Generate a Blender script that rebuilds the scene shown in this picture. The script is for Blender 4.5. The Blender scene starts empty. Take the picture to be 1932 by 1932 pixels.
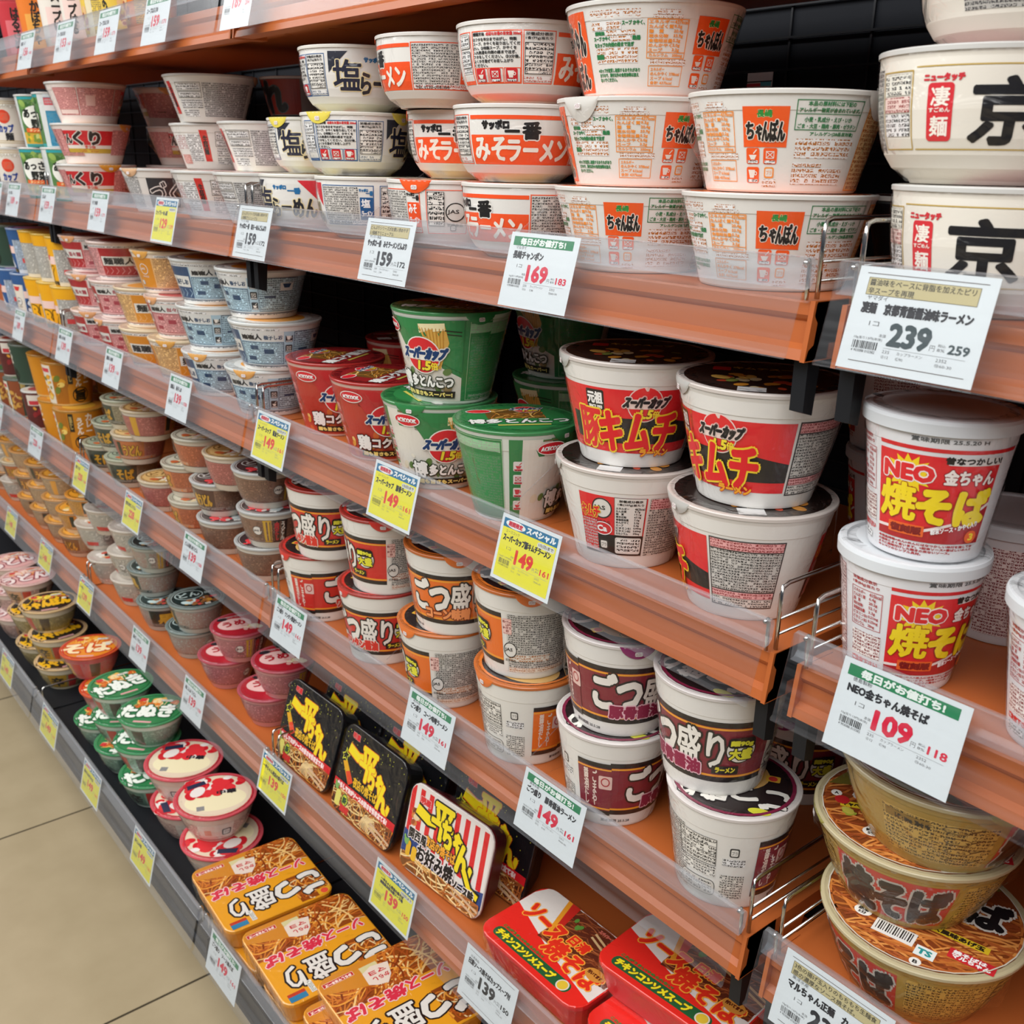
import bpy, math, random
import numpy as np

# ---------------------------------------------------------------- camera, world, lights
S = bpy.context.scene
COL = S.collection
S.view_settings.view_transform = 'Standard'
S.view_settings.look = 'None'
S.view_settings.gamma = 1
S.view_settings.use_curve_mapping = False
S.view_settings.exposure = 0.12
S.cycles.transparent_max_bounces = 24
S.cycles.max_bounces = 8

CAM = (0.4245, -0.6087, 1.6337)
def make_camera():
    from mathutils import Matrix
    yaw, pitch, roll = math.radians(50.5907), math.radians(18.7858), math.radians(-1.114)
    cy, sy = math.cos(yaw), math.sin(yaw)
    fwd = np.array([-sy*math.cos(pitch), cy*math.cos(pitch), -math.sin(pitch)])
    right = np.array([cy, sy, 0.0]); down = np.cross(fwd, right)
    c, s = math.cos(roll), math.sin(roll)
    r2 = c*right + s*down; d2 = -s*right + c*down
    m = Matrix(((r2[0], -d2[0], -fwd[0], CAM[0]), (r2[1], -d2[1], -fwd[1], CAM[1]), (r2[2], -d2[2], -fwd[2], CAM[2]), (0, 0, 0, 1)))
    cam = bpy.data.cameras.new('camera'); cam.sensor_width = 36; cam.lens = 36*1935.06/1932
    cam.clip_start = 0.02
    cam.dof.use_dof = True; cam.dof.focus_distance = 0.95; cam.dof.aperture_fstop = 14
    o = bpy.data.objects.new('camera', cam); COL.objects.link(o); o.matrix_world = m
    S.camera = o
make_camera()

def make_world():
    w = bpy.data.worlds.new('store_air'); S.world = w; w.use_nodes = True
    bg = w.node_tree.nodes['Background']
    # the store around: bright ceiling overhead, darker shelving at eye level and below
    n = w.node_tree.nodes; L = w.node_tree.links
    tc = n.new('ShaderNodeTexCoord'); sp = n.new('ShaderNodeSeparateXYZ'); L.new(tc.outputs['Generated'], sp.inputs[0])
    mr = n.new('ShaderNodeMapRange'); mr.inputs[1].default_value = -.1; mr.inputs[2].default_value = .45; L.new(sp.outputs[2], mr.inputs[0])
    mx = n.new('ShaderNodeMix'); mx.data_type = 'RGBA'; mx.inputs[6].default_value = (.055, .060, .072, 1); mx.inputs[7].default_value = (.20, .205, .225, 1)
    L.new(mr.outputs[0], mx.inputs[0]); L.new(mx.outputs[2], bg.inputs[0]); bg.inputs[1].default_value = 1.0
make_world()

def area(name, loc, rot, sx, sy, power, col=(1, 1, 1)):
    l = bpy.data.lights.new(name, 'AREA'); l.shape = 'RECTANGLE'; l.size = sx; l.size_y = sy
    l.energy = power; l.color = col
    o = bpy.data.objects.new(name, l); COL.objects.link(o); o.location = loc; o.rotation_euler = rot
    return o
# two runs of ceiling fluorescents above the aisle, and an added frontal fill standing in for bounce off the opposite shelves
area('ceiling_and_fill_light', (-1.0, -1.35, 3.0), (math.radians(20), 0, 0), 7.0, 1.1, 132, (1.0, 0.985, 0.96))
area('ceiling_and_fill_light', (-1.0, -2.4, 2.7), (math.radians(52), 0, 0), 7.0, 0.6, 26, (1.0, 0.98, 0.96))

# ---------------------------------------------------------------- colours and materials
def lin(h, a=1.0):
    if not isinstance(h, str): return tuple(h)
    h = h.lstrip('#')
    if len(h) == 3: h = ''.join(c*2 for c in h)
    v = [int(h[i:i+2], 16)/255 for i in (0, 2, 4)]
    return tuple((c/12.92 if c <= .04045 else ((c+.055)/1.055)**2.4) for c in v) + (a,)

def mat(name):
    m = bpy.data.materials.new(name); m.use_nodes = True
    n = m.node_tree.nodes; return m, n, m.node_tree.links, n['Principled BSDF']
def P_(b, rough=.5, metal=0, spec=.5, coat=0):
    b.inputs['Roughness'].default_value = rough; b.inputs['Metallic'].default_value = metal
    b.inputs['Specular IOR Level'].default_value = spec; b.inputs['Coat Weight'].default_value = coat
def simple(name, col, rough=.5, metal=0, spec=.5, noise=.06, scale=40):
    m, n, L, b = mat(name); P_(b, rough, metal, spec)
    tx = n.new('ShaderNodeTexNoise'); tx.inputs['Scale'].default_value = scale; tx.inputs['Detail'].default_value = 4
    tc = n.new('ShaderNodeTexCoord'); L.new(tc.outputs['Object'], tx.inputs['Vector'])
    mx = n.new('ShaderNodeMix'); mx.data_type = 'RGBA'
    c = lin(col); mx.inputs[6].default_value = tuple(x*(1-noise) for x in c[:3])+(1,); mx.inputs[7].default_value = tuple(min(1, x*(1+noise)) for x in c[:3])+(1,)
    L.new(tx.outputs['Fac'], mx.inputs[0]); L.new(mx.outputs[2], b.inputs['Base Color'])
    return m
def print_mat(name, rough, spec):
    m, n, L, b = mat(name); P_(b, rough, 0, spec)
    a = n.new('ShaderNodeAttribute'); a.attribute_name = 'Col'; L.new(a.outputs['Color'], b.inputs['Base Color'])
    return m
def fine_mat():
    # rows of small illegible print: text lines broken into character-sized blobs
    m, n, L, b = mat('small_print'); P_(b, .4, 0, .4)
    uv = n.new('ShaderNodeUVMap'); uv.uv_map = 'UV'
    sep = n.new('ShaderNodeSeparateXYZ'); L.new(uv.outputs[0], sep.inputs[0])
    def M(op, a, v=None):
        x = n.new('ShaderNodeMath'); x.operation = op
        for i, k in enumerate((a, v)):
            if k is None: continue
            if isinstance(k, (int, float)): x.inputs[i].default_value = k
            else: L.new(k, x.inputs[i])
        return x.outputs[0]
    fr = M('FRACT', sep.outputs[1]); row = M('MULTIPLY', M('GREATER_THAN', fr, .16), M('LESS_THAN', fr, .88))
    fx = M('FRACT', M('MULTIPLY', sep.outputs[0], 1.05)); col = M('MULTIPLY', M('GREATER_THAN', fx, .06), M('LESS_THAN', fx, .94))
    t = n.new('ShaderNodeTexNoise'); t.inputs['Scale'].default_value = 2.7; t.inputs['Detail'].default_value = 1.5
    L.new(uv.outputs[0], t.inputs['Vector'])
    ink = M('GREATER_THAN', t.outputs['Fac'], .47)
    w = n.new('ShaderNodeTexWhiteNoise'); w.noise_dimensions = '2D'
    sn = n.new('ShaderNodeVectorMath'); sn.operation = 'FLOOR'; sc = n.new('ShaderNodeVectorMath'); sc.operation = 'MULTIPLY'; sc.inputs[1].default_value = (1.05, 1, 1)
    L.new(uv.outputs[0], sc.inputs[0]); L.new(sc.outputs[0], sn.inputs[0]); L.new(sn.outputs[0], w.inputs[0])
    gap = M('GREATER_THAN', w.outputs['Value'], .1)
    fac = M('MULTIPLY', M('MULTIPLY', row, col), M('MULTIPLY', ink, gap))
    a = n.new('ShaderNodeAttribute'); a.attribute_name = 'Col'; g = n.new('ShaderNodeAttribute'); g.attribute_name = 'Bg'
    mx = n.new('ShaderNodeMix'); mx.data_type = 'RGBA'; L.new(fac, mx.inputs[0]); L.new(g.outputs['Color'], mx.inputs[6]); L.new(a.outputs['Color'], mx.inputs[7])
    L.new(mx.outputs[2], b.inputs['Base Color']); return m
def film_mat(name, strength, haze, bump, scale):
    m, n, L, b = mat(name); n.remove(b); out = n['Material Output']
    tr = n.new('ShaderNodeBsdfTransparent'); gl = n.new('ShaderNodeBsdfGlossy'); gl.inputs['Roughness'].default_value = .12
    fr = n.new('ShaderNodeFresnel'); fr.inputs['IOR'].default_value = 1.42
    tx = n.new('ShaderNodeTexNoise'); tx.inputs['Scale'].default_value = scale; tx.inputs['Detail'].default_value = 3; tx.inputs['Distortion'].default_value = 1.2
    tc = n.new('ShaderNodeTexCoord'); L.new(tc.outputs['Object'], tx.inputs['Vector'])
    bp = n.new('ShaderNodeBump'); bp.inputs['Strength'].default_value = bump; bp.inputs['Distance'].default_value = .01
    L.new(tx.outputs['Fac'], bp.inputs['Height']); L.new(bp.outputs[0], gl.inputs['Normal']); L.new(bp.outputs[0], fr.inputs['Normal'])
    mu = n.new('ShaderNodeMath'); mu.operation = 'MULTIPLY_ADD'; mu.inputs[1].default_value = strength; mu.inputs[2].default_value = haze; mu.use_clamp = True
    L.new(fr.outputs[0], mu.inputs[0])
    ge = n.new('ShaderNodeNewGeometry'); fb = n.new('ShaderNodeMath'); fb.operation = 'SUBTRACT'; fb.inputs[0].default_value = 1; L.new(ge.outputs['Backfacing'], fb.inputs[1])
    m3 = n.new('ShaderNodeMath'); m3.operation = 'MULTIPLY'; L.new(mu.outputs[0], m3.inputs[0]); L.new(fb.outputs[0], m3.inputs[1])
    mx = n.new('ShaderNodeMixShader'); L.new(m3.outputs[0], mx.inputs[0]); L.new(tr.outputs[0], mx.inputs[1]); L.new(gl.outputs[0], mx.inputs[2])
    L.new(mx.outputs[0], out.inputs[0]); return m
def acrylic_mat(name='clear_acrylic', haze=0.0):
    # clear extruded plastic: see-through with a milky veil of scuffs and painted-in aisle reflection, streaked along its length
    m, n, L, b = mat(name); n.remove(b); out = n['Material Output']
    tr = n.new('ShaderNodeBsdfTransparent'); tr.inputs[0].default_value = (.93, .94, .95, 1)
    gl = n.new('ShaderNodeBsdfGlossy'); gl.inputs['Roughness'].default_value = .16
    df = n.new('ShaderNodeBsdfDiffuse'); df.inputs[0].default_value = (.80, .82, .86, 1)
    fr = n.new('ShaderNodeFresnel'); fr.inputs['IOR'].default_value = 1.45
    tc = n.new('ShaderNodeTexCoord'); mp = n.new('ShaderNodeMapping'); mp.inputs['Scale'].default_value = (2.2, 60, 110)
    L.new(tc.outputs['Object'], mp.inputs[0])
    tx = n.new('ShaderNodeTexNoise'); tx.inputs['Scale'].default_value = 1.0; tx.inputs['Detail'].default_value = 4; L.new(mp.outputs[0], tx.inputs['Vector'])
    mr = n.new('ShaderNodeMapRange'); mr.inputs[1].default_value = .3; mr.inputs[2].default_value = .75; mr.inputs[3].default_value = haze; mr.inputs[4].default_value = .035+haze*1.6
    L.new(tx.outputs['Fac'], mr.inputs[0])
    lw = n.new('ShaderNodeLayerWeight'); lw.inputs['Blend'].default_value = .5
    pw = n.new('ShaderNodeMath'); pw.operation = 'POWER'; L.new(lw.outputs['Facing'], pw.inputs[0]); pw.inputs[1].default_value = 2.5
    ma = n.new('ShaderNodeMath'); ma.operation = 'MULTIPLY_ADD'; L.new(pw.outputs[0], ma.inputs[0]); ma.inputs[1].default_value = .13; L.new(mr.outputs[0], ma.inputs[2])  # pale diffuse grows at grazing view, in place of aisle reflections
    m1 = n.new('ShaderNodeMixShader'); L.new(ma.outputs[0], m1.inputs[0]); L.new(tr.outputs[0], m1.inputs[1]); L.new(df.outputs[0], m1.inputs[2])
    ge = n.new('ShaderNodeNewGeometry'); fb = n.new('ShaderNodeMath'); fb.operation = 'SUBTRACT'; fb.inputs[0].default_value = 1; L.new(ge.outputs['Backfacing'], fb.inputs[1])
    m3 = n.new('ShaderNodeMath'); m3.operation = 'MULTIPLY'; L.new(fr.outputs[0], m3.inputs[0]); L.new(fb.outputs[0], m3.inputs[1])
    m2 = n.new('ShaderNodeMixShader'); L.new(m3.outputs[0], m2.inputs[0]); L.new(m1.outputs[0], m2.inputs[1]); L.new(gl.outputs[0], m2.inputs[2])
    L.new(m2.outputs[0], out.inputs[0]); return m

M = {}
M['print'] = print_mat('printed_plastic', .38, .45)
M['fine'] = fine_mat()
M['paper'] = print_mat('printed_card', .6, .25)
M['foam'] = print_mat('cup_foam', .42, .4)
M['foil'] = print_mat('printed_foil_lid', .27, .6)
M['film'] = film_mat('shrink_film', .9, .012, .55, 30)
M['acrylic'] = acrylic_mat()
M['channel'] = acrylic_mat('clear_channel', .05)
M['chrome'] = simple('chrome_wire', '#c9c9c6', .12, 1, .5, .02)
M['shelf'] = simple('orange_steel', '#b4602e', .38, 0, .45, .05, 9)
M['black'] = simple('black_steel', '#16181c', .5, 0, .3, .1, 20)
M['panel'] = simple('dark_panel', '#14171d', .7, 0, .2, .15, 12)

# ---------------------------------------------------------------- mesh collecting
class Geo:
    """collects faces with colour, second colour, material slot and uv, and links them as ONE mesh"""
    def __init__(s): s.V = []; s.F = []; s.C = []; s.B = []; s.M = []; s.U = []; s.S = []; s.n = 0; s.mats = []
    def slot(s, m):
        if m not in s.mats: s.mats.append(m)
        return s.mats.index(m)
    def add(s, v, f, col, m='print', bg=None, uv=None, smooth=False):
        v = [tuple(map(float, p)) for p in v]; k = s.slot(m); c = lin(col); b = lin(bg) if bg else c
        s.V += v
        for q in f:
            s.F.append(tuple(i+s.n for i in q)); s.C.append(c); s.B.append(b); s.M.append(k); s.S.append(smooth)
            s.U.append([uv[i] for i in q] if uv is not None else [(0, 0)]*len(q))
        s.n += len(v)
    def box(s, x0, x1, y0, y1, z0, z1, col, m='print'):
        v = [(x, y, z) for z in (z0, z1) for y in (y0, y1) for x in (x0, x1)]
        s.add(v, [(0, 2, 3, 1), (4, 5, 7, 6), (0, 1, 5, 4), (1, 3, 7, 5), (3, 2, 6, 7), (2, 0, 4, 6)], col, m)
    def extrude_x(s, prof, x0, x1, col, m, closed=True, smooth=False):
        n = len(prof); v = [(x0, a, b) for a, b in prof]+[(x1, a, b) for a, b in prof]
        f = [(i, (i+1) % n, n+(i+1) % n, n+i) for i in range(n if closed else n-1)]
        if closed: f += [tuple(range(n))[::-1], tuple(range(n, 2*n))]
        s.add(v, f, col, m, smooth=smooth)
    def lathe(s, prof, col, m='foam', seg=64, cap0=True, cap1=False, fn=None, smooth=True):
        """prof: list of (r, z[, colour])"""
        for i in range(len(prof)-1):
            c = prof[i][2] if len(prof[i]) > 2 else col
            r0, z0 = prof[i][:2]; r1, z1 = prof[i+1][:2]; v = []
            for r, z in ((r0, z0), (r1, z1)):
                for k in range(seg):
                    a = 2*math.pi*k/seg; rr = r*(fn(a, z) if fn else 1)
                    v.append((rr*math.sin(a), -rr*math.cos(a), z))
            s.add(v, [(k, (k+1) % seg, seg+(k+1) % seg, seg+k) for k in range(seg)], c, m, smooth=smooth)
        if cap0 and prof[0][0] > 1e-6:
            r, z = prof[0][:2]; s.add([(r*math.sin(2*math.pi*k/seg), -r*math.cos(2*math.pi*k/seg), z) for k in range(seg)], [tuple(range(seg))[::-1]], prof[0][2] if len(prof[0]) > 2 else col, m)
        if cap1:
            r, z = prof[-1][:2]; s.add([(r*math.sin(2*math.pi*k/seg), -r*math.cos(2*math.pi*k/seg), z) for k in range(seg)], [tuple(range(seg))], col, m)
    def tube(s, pts, r, col, m='chrome', seg=8):
        pts = [np.array(p, float) for p in pts]; v = []; n = len(pts)
        ref = np.array([0.31, 0.47, 0.83])
        for i in range(n):
            t = pts[min(i+1, n-1)]-pts[max(i-1, 0)]; t /= np.linalg.norm(t)
            a = np.cross(t, ref); a /= np.linalg.norm(a); b = np.cross(t, a)
            for k in range(seg):
                th = 2*math.pi*k/seg; v.append(pts[i]+r*(math.cos(th)*a+math.sin(th)*b))
        f = [(i*seg+k, i*seg+(k+1) % seg, (i+1)*seg+(k+1) % seg, (i+1)*seg+k) for i in range(n-1) for k in range(seg)]
        f += [tuple(range(seg))[::-1], tuple(range((n-1)*seg, n*seg))]
        s.add(v, f, col, m, smooth=True)
    def mesh(s, name):
        me = bpy.data.meshes.new(name); me.from_pydata(s.V, [], s.F)
        for m in s.mats: me.materials.append(M[m])
        me.polygons.foreach_set('material_index', s.M); me.polygons.foreach_set('use_smooth', s.S)
        for nm, d in (('Col', s.C), ('Bg', s.B)):
            a = me.attributes.new(nm, 'FLOAT_COLOR', 'FACE'); a.data.foreach_set('color', np.array(d, 'f').ravel())
        if 'fine' in s.mats:
            u = me.uv_layers.new(name='UV'); u.data.foreach_set('uv', np.array([p for q in s.U for p in q], 'f').ravel())
        me.update(); return me

# ---------------------------------------------------------------- flat artwork (millimetres) that is wrapped on cups, lids, boxes and tags
_fc = bpy.data.curves.new('lettering', 'FONT'); _fc.resolution_u = 2
_fo = bpy.data.objects.new('lettering', _fc)
_cache = {}
def glyphs(t, vert=False):
    k = (t, vert)
    if k not in _cache:
        _fc.body = '\n'.join(t) if vert else t; _fc.align_x = 'CENTER' if vert else 'LEFT'; _fc.space_line = .86 if vert else 1
        me = _fo.to_mesh(); n = len(me.vertices); v = np.empty(n*3, 'f'); me.vertices.foreach_get('co', v)
        v = v.reshape(-1, 3)[:, :2].astype(float); f = [tuple(p.vertices) for p in me.polygons]; _fo.to_mesh_clear()
        _cache[k] = (v, f)
    return _cache[k]

class Art:
    def __init__(s): s.it = []; s.bb = []
    def add(s, v, f, col, m='print', bg=None, pitch=1.0, dz=0.0):
        v = np.asarray(v, float); x0, y0 = v.min(0); x1, y1 = v.max(0)
        l = 1+max([b[4] for b in s.bb if b[0] < x1 and b[2] > x0 and b[1] < y1 and b[3] > y0], default=0)
        s.bb.append((x0, y0, x1, y1, l)); s.it.append((v, f, l, col, m, bg, pitch, dz)); return s
    def r(s, x, y, w, h, col, sk=0): return s.add([(x, y), (x+w, y), (x+w+sk, y+h), (x+sk, y+h)], [(0, 1, 2, 3)], col)
    def p(s, pts, col):
        c = np.mean(pts, 0); n = len(pts); return s.add([tuple(c)]+list(pts), [(0, i+1, (i+1) % n+1) for i in range(n)], col)
    def e(s, cx, cy, rx, ry, col, n=28, rot=0):
        a = [2*math.pi*i/n for i in range(n)]; c, d = math.cos(rot), math.sin(rot)
        return s.p([(cx+rx*math.cos(t)*c-ry*math.sin(t)*d, cy+rx*math.cos(t)*d+ry*math.sin(t)*c) for t in a], col)
    def ring(s, cx, cy, rx, ry, t, col, n=32):
        v = []
        for k in (1, 0):
            v += [(cx+(rx-t*k)*math.cos(2*math.pi*i/n), cy+(ry-t*k)*math.sin(2*math.pi*i/n)) for i in range(n)]
        return s.add(v, [(i, (i+1) % n, n+(i+1) % n, n+i) for i in range(n)], col)
    def star(s, cx, cy, r1, r2, n, col, sy=1, rot=0.3):
        return s.p([(cx+(r1 if i % 2 else r2)*math.cos(math.pi*i/n+rot), cy+sy*(r1 if i % 2 else r2)*math.sin(math.pi*i/n+rot)) for i in range(2*n)], col)
    def rr(s, x, y, w, h, rad, col):
        pts = []
        for cx, cy, a0 in ((x+w-rad, y+h-rad, 0), (x+rad, y+h-rad, 90), (x+rad, y+rad, 180), (x+w-rad, y+rad, 270)):
            pts += [(cx+rad*math.cos(math.radians(a0+k*30)), cy+rad*math.sin(math.radians(a0+k*30))) for k in range(4)]
        return s.p(pts, col)
    def b(s, x, y, w, h, t, col):
        v = [(x, y), (x+w, y), (x+w, y+h), (x, y+h), (x+t, y+t), (x+w-t, y+t), (x+w-t, y+h-t), (x+t, y+h-t)]
        return s.add(v, [(0, 1, 5, 4), (1, 2, 6, 5), (2, 3, 7, 6), (3, 0, 4, 7)], col)
    def f(s, x, y, w, h, ink, bg='#ddd', pitch=2.1):
        ink = tuple(c*.5 for c in lin(ink)[:3])+(1,); bg = tuple(min(.8, c*1.22) for c in lin(bg)[:3])+(1,); pitch *= 1.15
        return s.add([(x, y), (x+w, y), (x+w, y+h), (x, y+h)], [(0, 1, 2, 3)], ink, 'fine', bg, pitch)
    def table(s, x, y, w, h, rows, col, ink=None, bg='#ddd', pitch=None):
        s.f(x, y, w, h, ink or col, bg, pitch or h/rows); s.b(x, y, w, h, .5, col)
        for i in range(1, rows, 2): s.r(x, y+h*i/rows, w, .35, col)
        return s
    def t(s, txt, x, y, w, h, col, bold=0, out=None, ow=0, out2=None, ow2=0, vert=False, sk=0, rot=0):
        """lettering fitted into the box x,y,w,h; out = outline colour and width in mm"""
        v, f = glyphs(txt, vert); lo, hi = v.min(0), v.max(0); sc = np.array([w, h])/np.maximum(hi-lo, 1e-6)
        q = (v-lo)*sc; q[:, 0] += q[:, 1]*sk
        if rot:
            c, d = math.cos(rot), math.sin(rot); q = np.stack([q[:, 0]*c-q[:, 1]*d, q[:, 0]*d+q[:, 1]*c], 1)
        q += (x, y)
        def stamp(rad, cc):
            n = len(q); vs = [q]; fs = list(f); k = 1; dz = [0.0]*len(f)
            rings = [(rad, 8)] if rad < 1.0 else [(rad, 10), (rad*.5, 6)]
            for rd, m in rings:
                for i in range(m):
                    a = 2*math.pi*i/m; vs.append(q+(rd*math.cos(a), rd*math.sin(a))); fs += [tuple(j+k*n for j in g) for g in f]; dz += [k*2e-6]*len(f); k += 1
            s.add(np.concatenate(vs), fs, cc, dz=dz)
        if out2: stamp(ow2+bold, out2)
        if out: stamp(ow+bold, out)
        if bold: stamp(bold, col)
        else: s.add(q, f, col)
        return s
    def ribbon(s, pts, w, col):
        pts = np.asarray(pts, float); n = len(pts); v = []
        for i in range(n):
            d = pts[min(i+1, n-1)]-pts[max(i-1, 0)]; d /= max(np.linalg.norm(d), 1e-9); nn = np.array([-d[1], d[0]])*w/2
            v += [pts[i]+nn, pts[i]-nn]
        return s.add(v, [(2*i, 2*i+1, 2*i+3, 2*i+2) for i in range(n-1)], col)
    def noodles(s, x, y, w, h, seed, cols=('#d9a24a', '#c98a35', '#e6bd6d', '#a8692a'), n=26, wd=1.6, ang=None, base='#7a4a20', circ=None):
        rn = random.Random(seed)
        if base: s.r(x, y, w, h, base)
        l0 = s.bb[-1][4] if base else 1+max([b[4] for b in s.bb if b[0] < x+w and b[2] > x and b[1] < y+h and b[3] > y], default=0); k0 = len(s.it)
        for i in range(n):
            a = rn.uniform(0, math.pi) if ang is None else ang+rn.uniform(-.35, .35)
            cx, cy = rn.uniform(x, x+w), rn.uniform(y, y+h); L = rn.uniform(.25, .6)*max(w, h); cu = rn.uniform(-1, 1)
            pts = []
            for k in range(7):
                t = (k/6-.5)*L; px = cx+t*math.cos(a)-cu*t*t/L*math.sin(a)*1.2; py = cy+t*math.sin(a)+cu*t*t/L*math.cos(a)*1.2
                pts.append((min(max(px, x), x+w), min(max(py, y), y+h)))
            if circ: pts = [(px*min(1, circ/max(1e-6, math.hypot(px, py))), py*min(1, circ/max(1e-6, math.hypot(px, py)))) for px, py in pts]
            s.ribbon(pts, wd*rn.uniform(.7, 1.2), rn.choice(cols))
        # strands share a few layers instead of stacking without end
        for j in range(k0, len(s.it)):
            v, f, l, c, m, bg, pt, dz = s.it[j]; l = l0+1+(j-k0) % 4; s.it[j] = (v, f, l, c, m, bg, pt, (j-k0)//4*1.6e-6)
            s.bb[j] = s.bb[j][:4]+(l,)
        return s
    def blobs(s, x, y, w, h, seed, cols, n=14, r=4, flat=.7):
        rn = random.Random(seed); k0 = len(s.it)
        l0 = 1+max([b[4] for b in s.bb if b[0] < x+w and b[2] > x and b[1] < y+h and b[3] > y], default=0)
        for i in range(n):
            rad = r*rn.uniform(.5, 1.2); cx = rn.uniform(x+rad, max(x+rad, x+w-rad)); cy = rn.uniform(y+rad*flat, max(y+rad*flat, y+h-rad*flat))
            s.e(cx, cy, rad, rad*flat, rn.choice(cols), 12, rn.uniform(0, 3))
        for j in range(k0, len(s.it)):
            v, f, l, c, m, bg, pt, dz = s.it[j]; l = l0+(j-k0) % 5; s.it[j] = (v, f, l, c, m, bg, pt, (j-k0)//5*2e-6); s.bb[j] = s.bb[j][:4]+(l,)
        return s
    def put(s, o, dx=0, dy=0, sx=1, sy=None):
        """place another artwork inside this one"""
        sy = sy or sx
        for v, f, l, c, m, bg, pt, dz in o.it: s.add(v*(sx, sy)+(dx, dy), f, c, m, bg, pt*min(sx, sy), dz)
        return s
    def scaled(s, sx, sy):
        o = Art(); o.it = [(v*(sx, sy), f, l, c, m, bg, pt*min(sx, sy), dz) for v, f, l, c, m, bg, pt, dz in s.it]; return o
    def into(s, g, fn, du=None, dv=None, main='print', step=.00016, outline=None):
        """fn(x_mm, y_mm, height) -> xyz; faces wider than du (taller than dv) are sliced so that they follow the curve"""
        for v, f, l, col, m, bg, pt, dz in s.it:
            mm = main if m == 'print' else m; W, Fs, ix = [], [], {}
            def vid(p, d):
                k = (round(p[0], 4), round(p[1], 4), d)
                if k not in ix: ix[k] = len(W); W.append((p[0], p[1], d))
                return ix[k]
            for qi, q in enumerate(f):
                dq = dz[qi] if isinstance(dz, list) else dz
                P = [tuple(v[i]) for i in q]
                polys = [P]
                for ax, d in ((0, du), (1, dv)):
                    if not d: continue
                    nx = []
                    for pl in polys:
                        a0 = min(p[ax] for p in pl); a1 = max(p[ax] for p in pl)
                        if a1-a0 <= d: nx.append(pl); continue
                        k0, k1 = math.floor(a0/d), math.ceil(a1/d)
                        for k in range(k0, k1):
                            c = clip(clip(pl, ax, k*d, 1), ax, (k+1)*d, -1)
                            if len(c) >= 3: nx.append(c)
                    polys = nx
                if outline:
                    for i in range(len(outline)):
                        A, B = outline[i], outline[(i+1) % len(outline)]; nx = []
                        for pl in polys:
                            c = clip_edge(pl, A, B)
                            if len(c) >= 3: nx.append(c)
                        polys = nx
                for pl in polys:
                    id_ = []
                    for p in pl:
                        j = vid(p, dq)
                        if not id_ or id_[-1] != j: id_.append(j)
                    if len(id_) > 2 and id_[0] == id_[-1]: id_.pop()
                    if len(set(id_)) >= 3 and len(set(id_)) == len(id_): Fs.append(tuple(id_))
            h = .00012+step*l
            g.add([fn(p[0], p[1], h+p[2]) for p in W], Fs, col, mm, bg, [(p[0]/pt, p[1]/pt) for p in W])
def clip_edge(pl, A, B):
    ds = [(B[0]-A[0])*(p[1]-A[1])-(B[1]-A[1])*(p[0]-A[0]) for p in pl]
    if min(ds) >= 0: return pl
    if max(ds) <= 0: return []
    out = []; n = len(pl)
    for i in range(n):
        a, b, da, db = pl[i], pl[(i+1) % n], ds[i], ds[(i+1) % n]
        if da >= 0: out.append(a)
        if da*db < 0: t = da/(da-db); out.append((a[0]+t*(b[0]-a[0]), a[1]+t*(b[1]-a[1])))
    return out
def clip(pl, ax, c, sgn):
    out = []; n = len(pl)
    for i in range(n):
        a, b = pl[i], pl[(i+1) % n]; da, db = sgn*(a[ax]-c), sgn*(b[ax]-c)
        if da >= 0: out.append(a)
        if da*db < 0:
            t = da/(da-db); out.append((a[0]+t*(b[0]-a[0]), a[1]+t*(b[1]-a[1])))
    return out

# ---------------------------------------------------------------- objects
def obj(name, me, parent=None, loc=None):
    o = bpy.data.objects.new(name, me); COL.objects.link(o)
    if parent: o.parent = parent
    if loc: o.location = loc
    return o
def tag(o, label, cat, group=None):
    o['label'] = label; o['category'] = cat
    if group: o['group'] = group
    return o
def thing(name, label, cat, loc=(0, 0, 0), rz=0, group=None):
    o = bpy.data.objects.new(name, None); COL.objects.link(o); o.empty_display_size = .02
    o.location = loc; o.rotation_euler = (0, 0, rz); return tag(o, label, cat, group)
def struct(name, g):
    o = obj(name, g.mesh(name)); o['kind'] = 'structure'; return o
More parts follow.
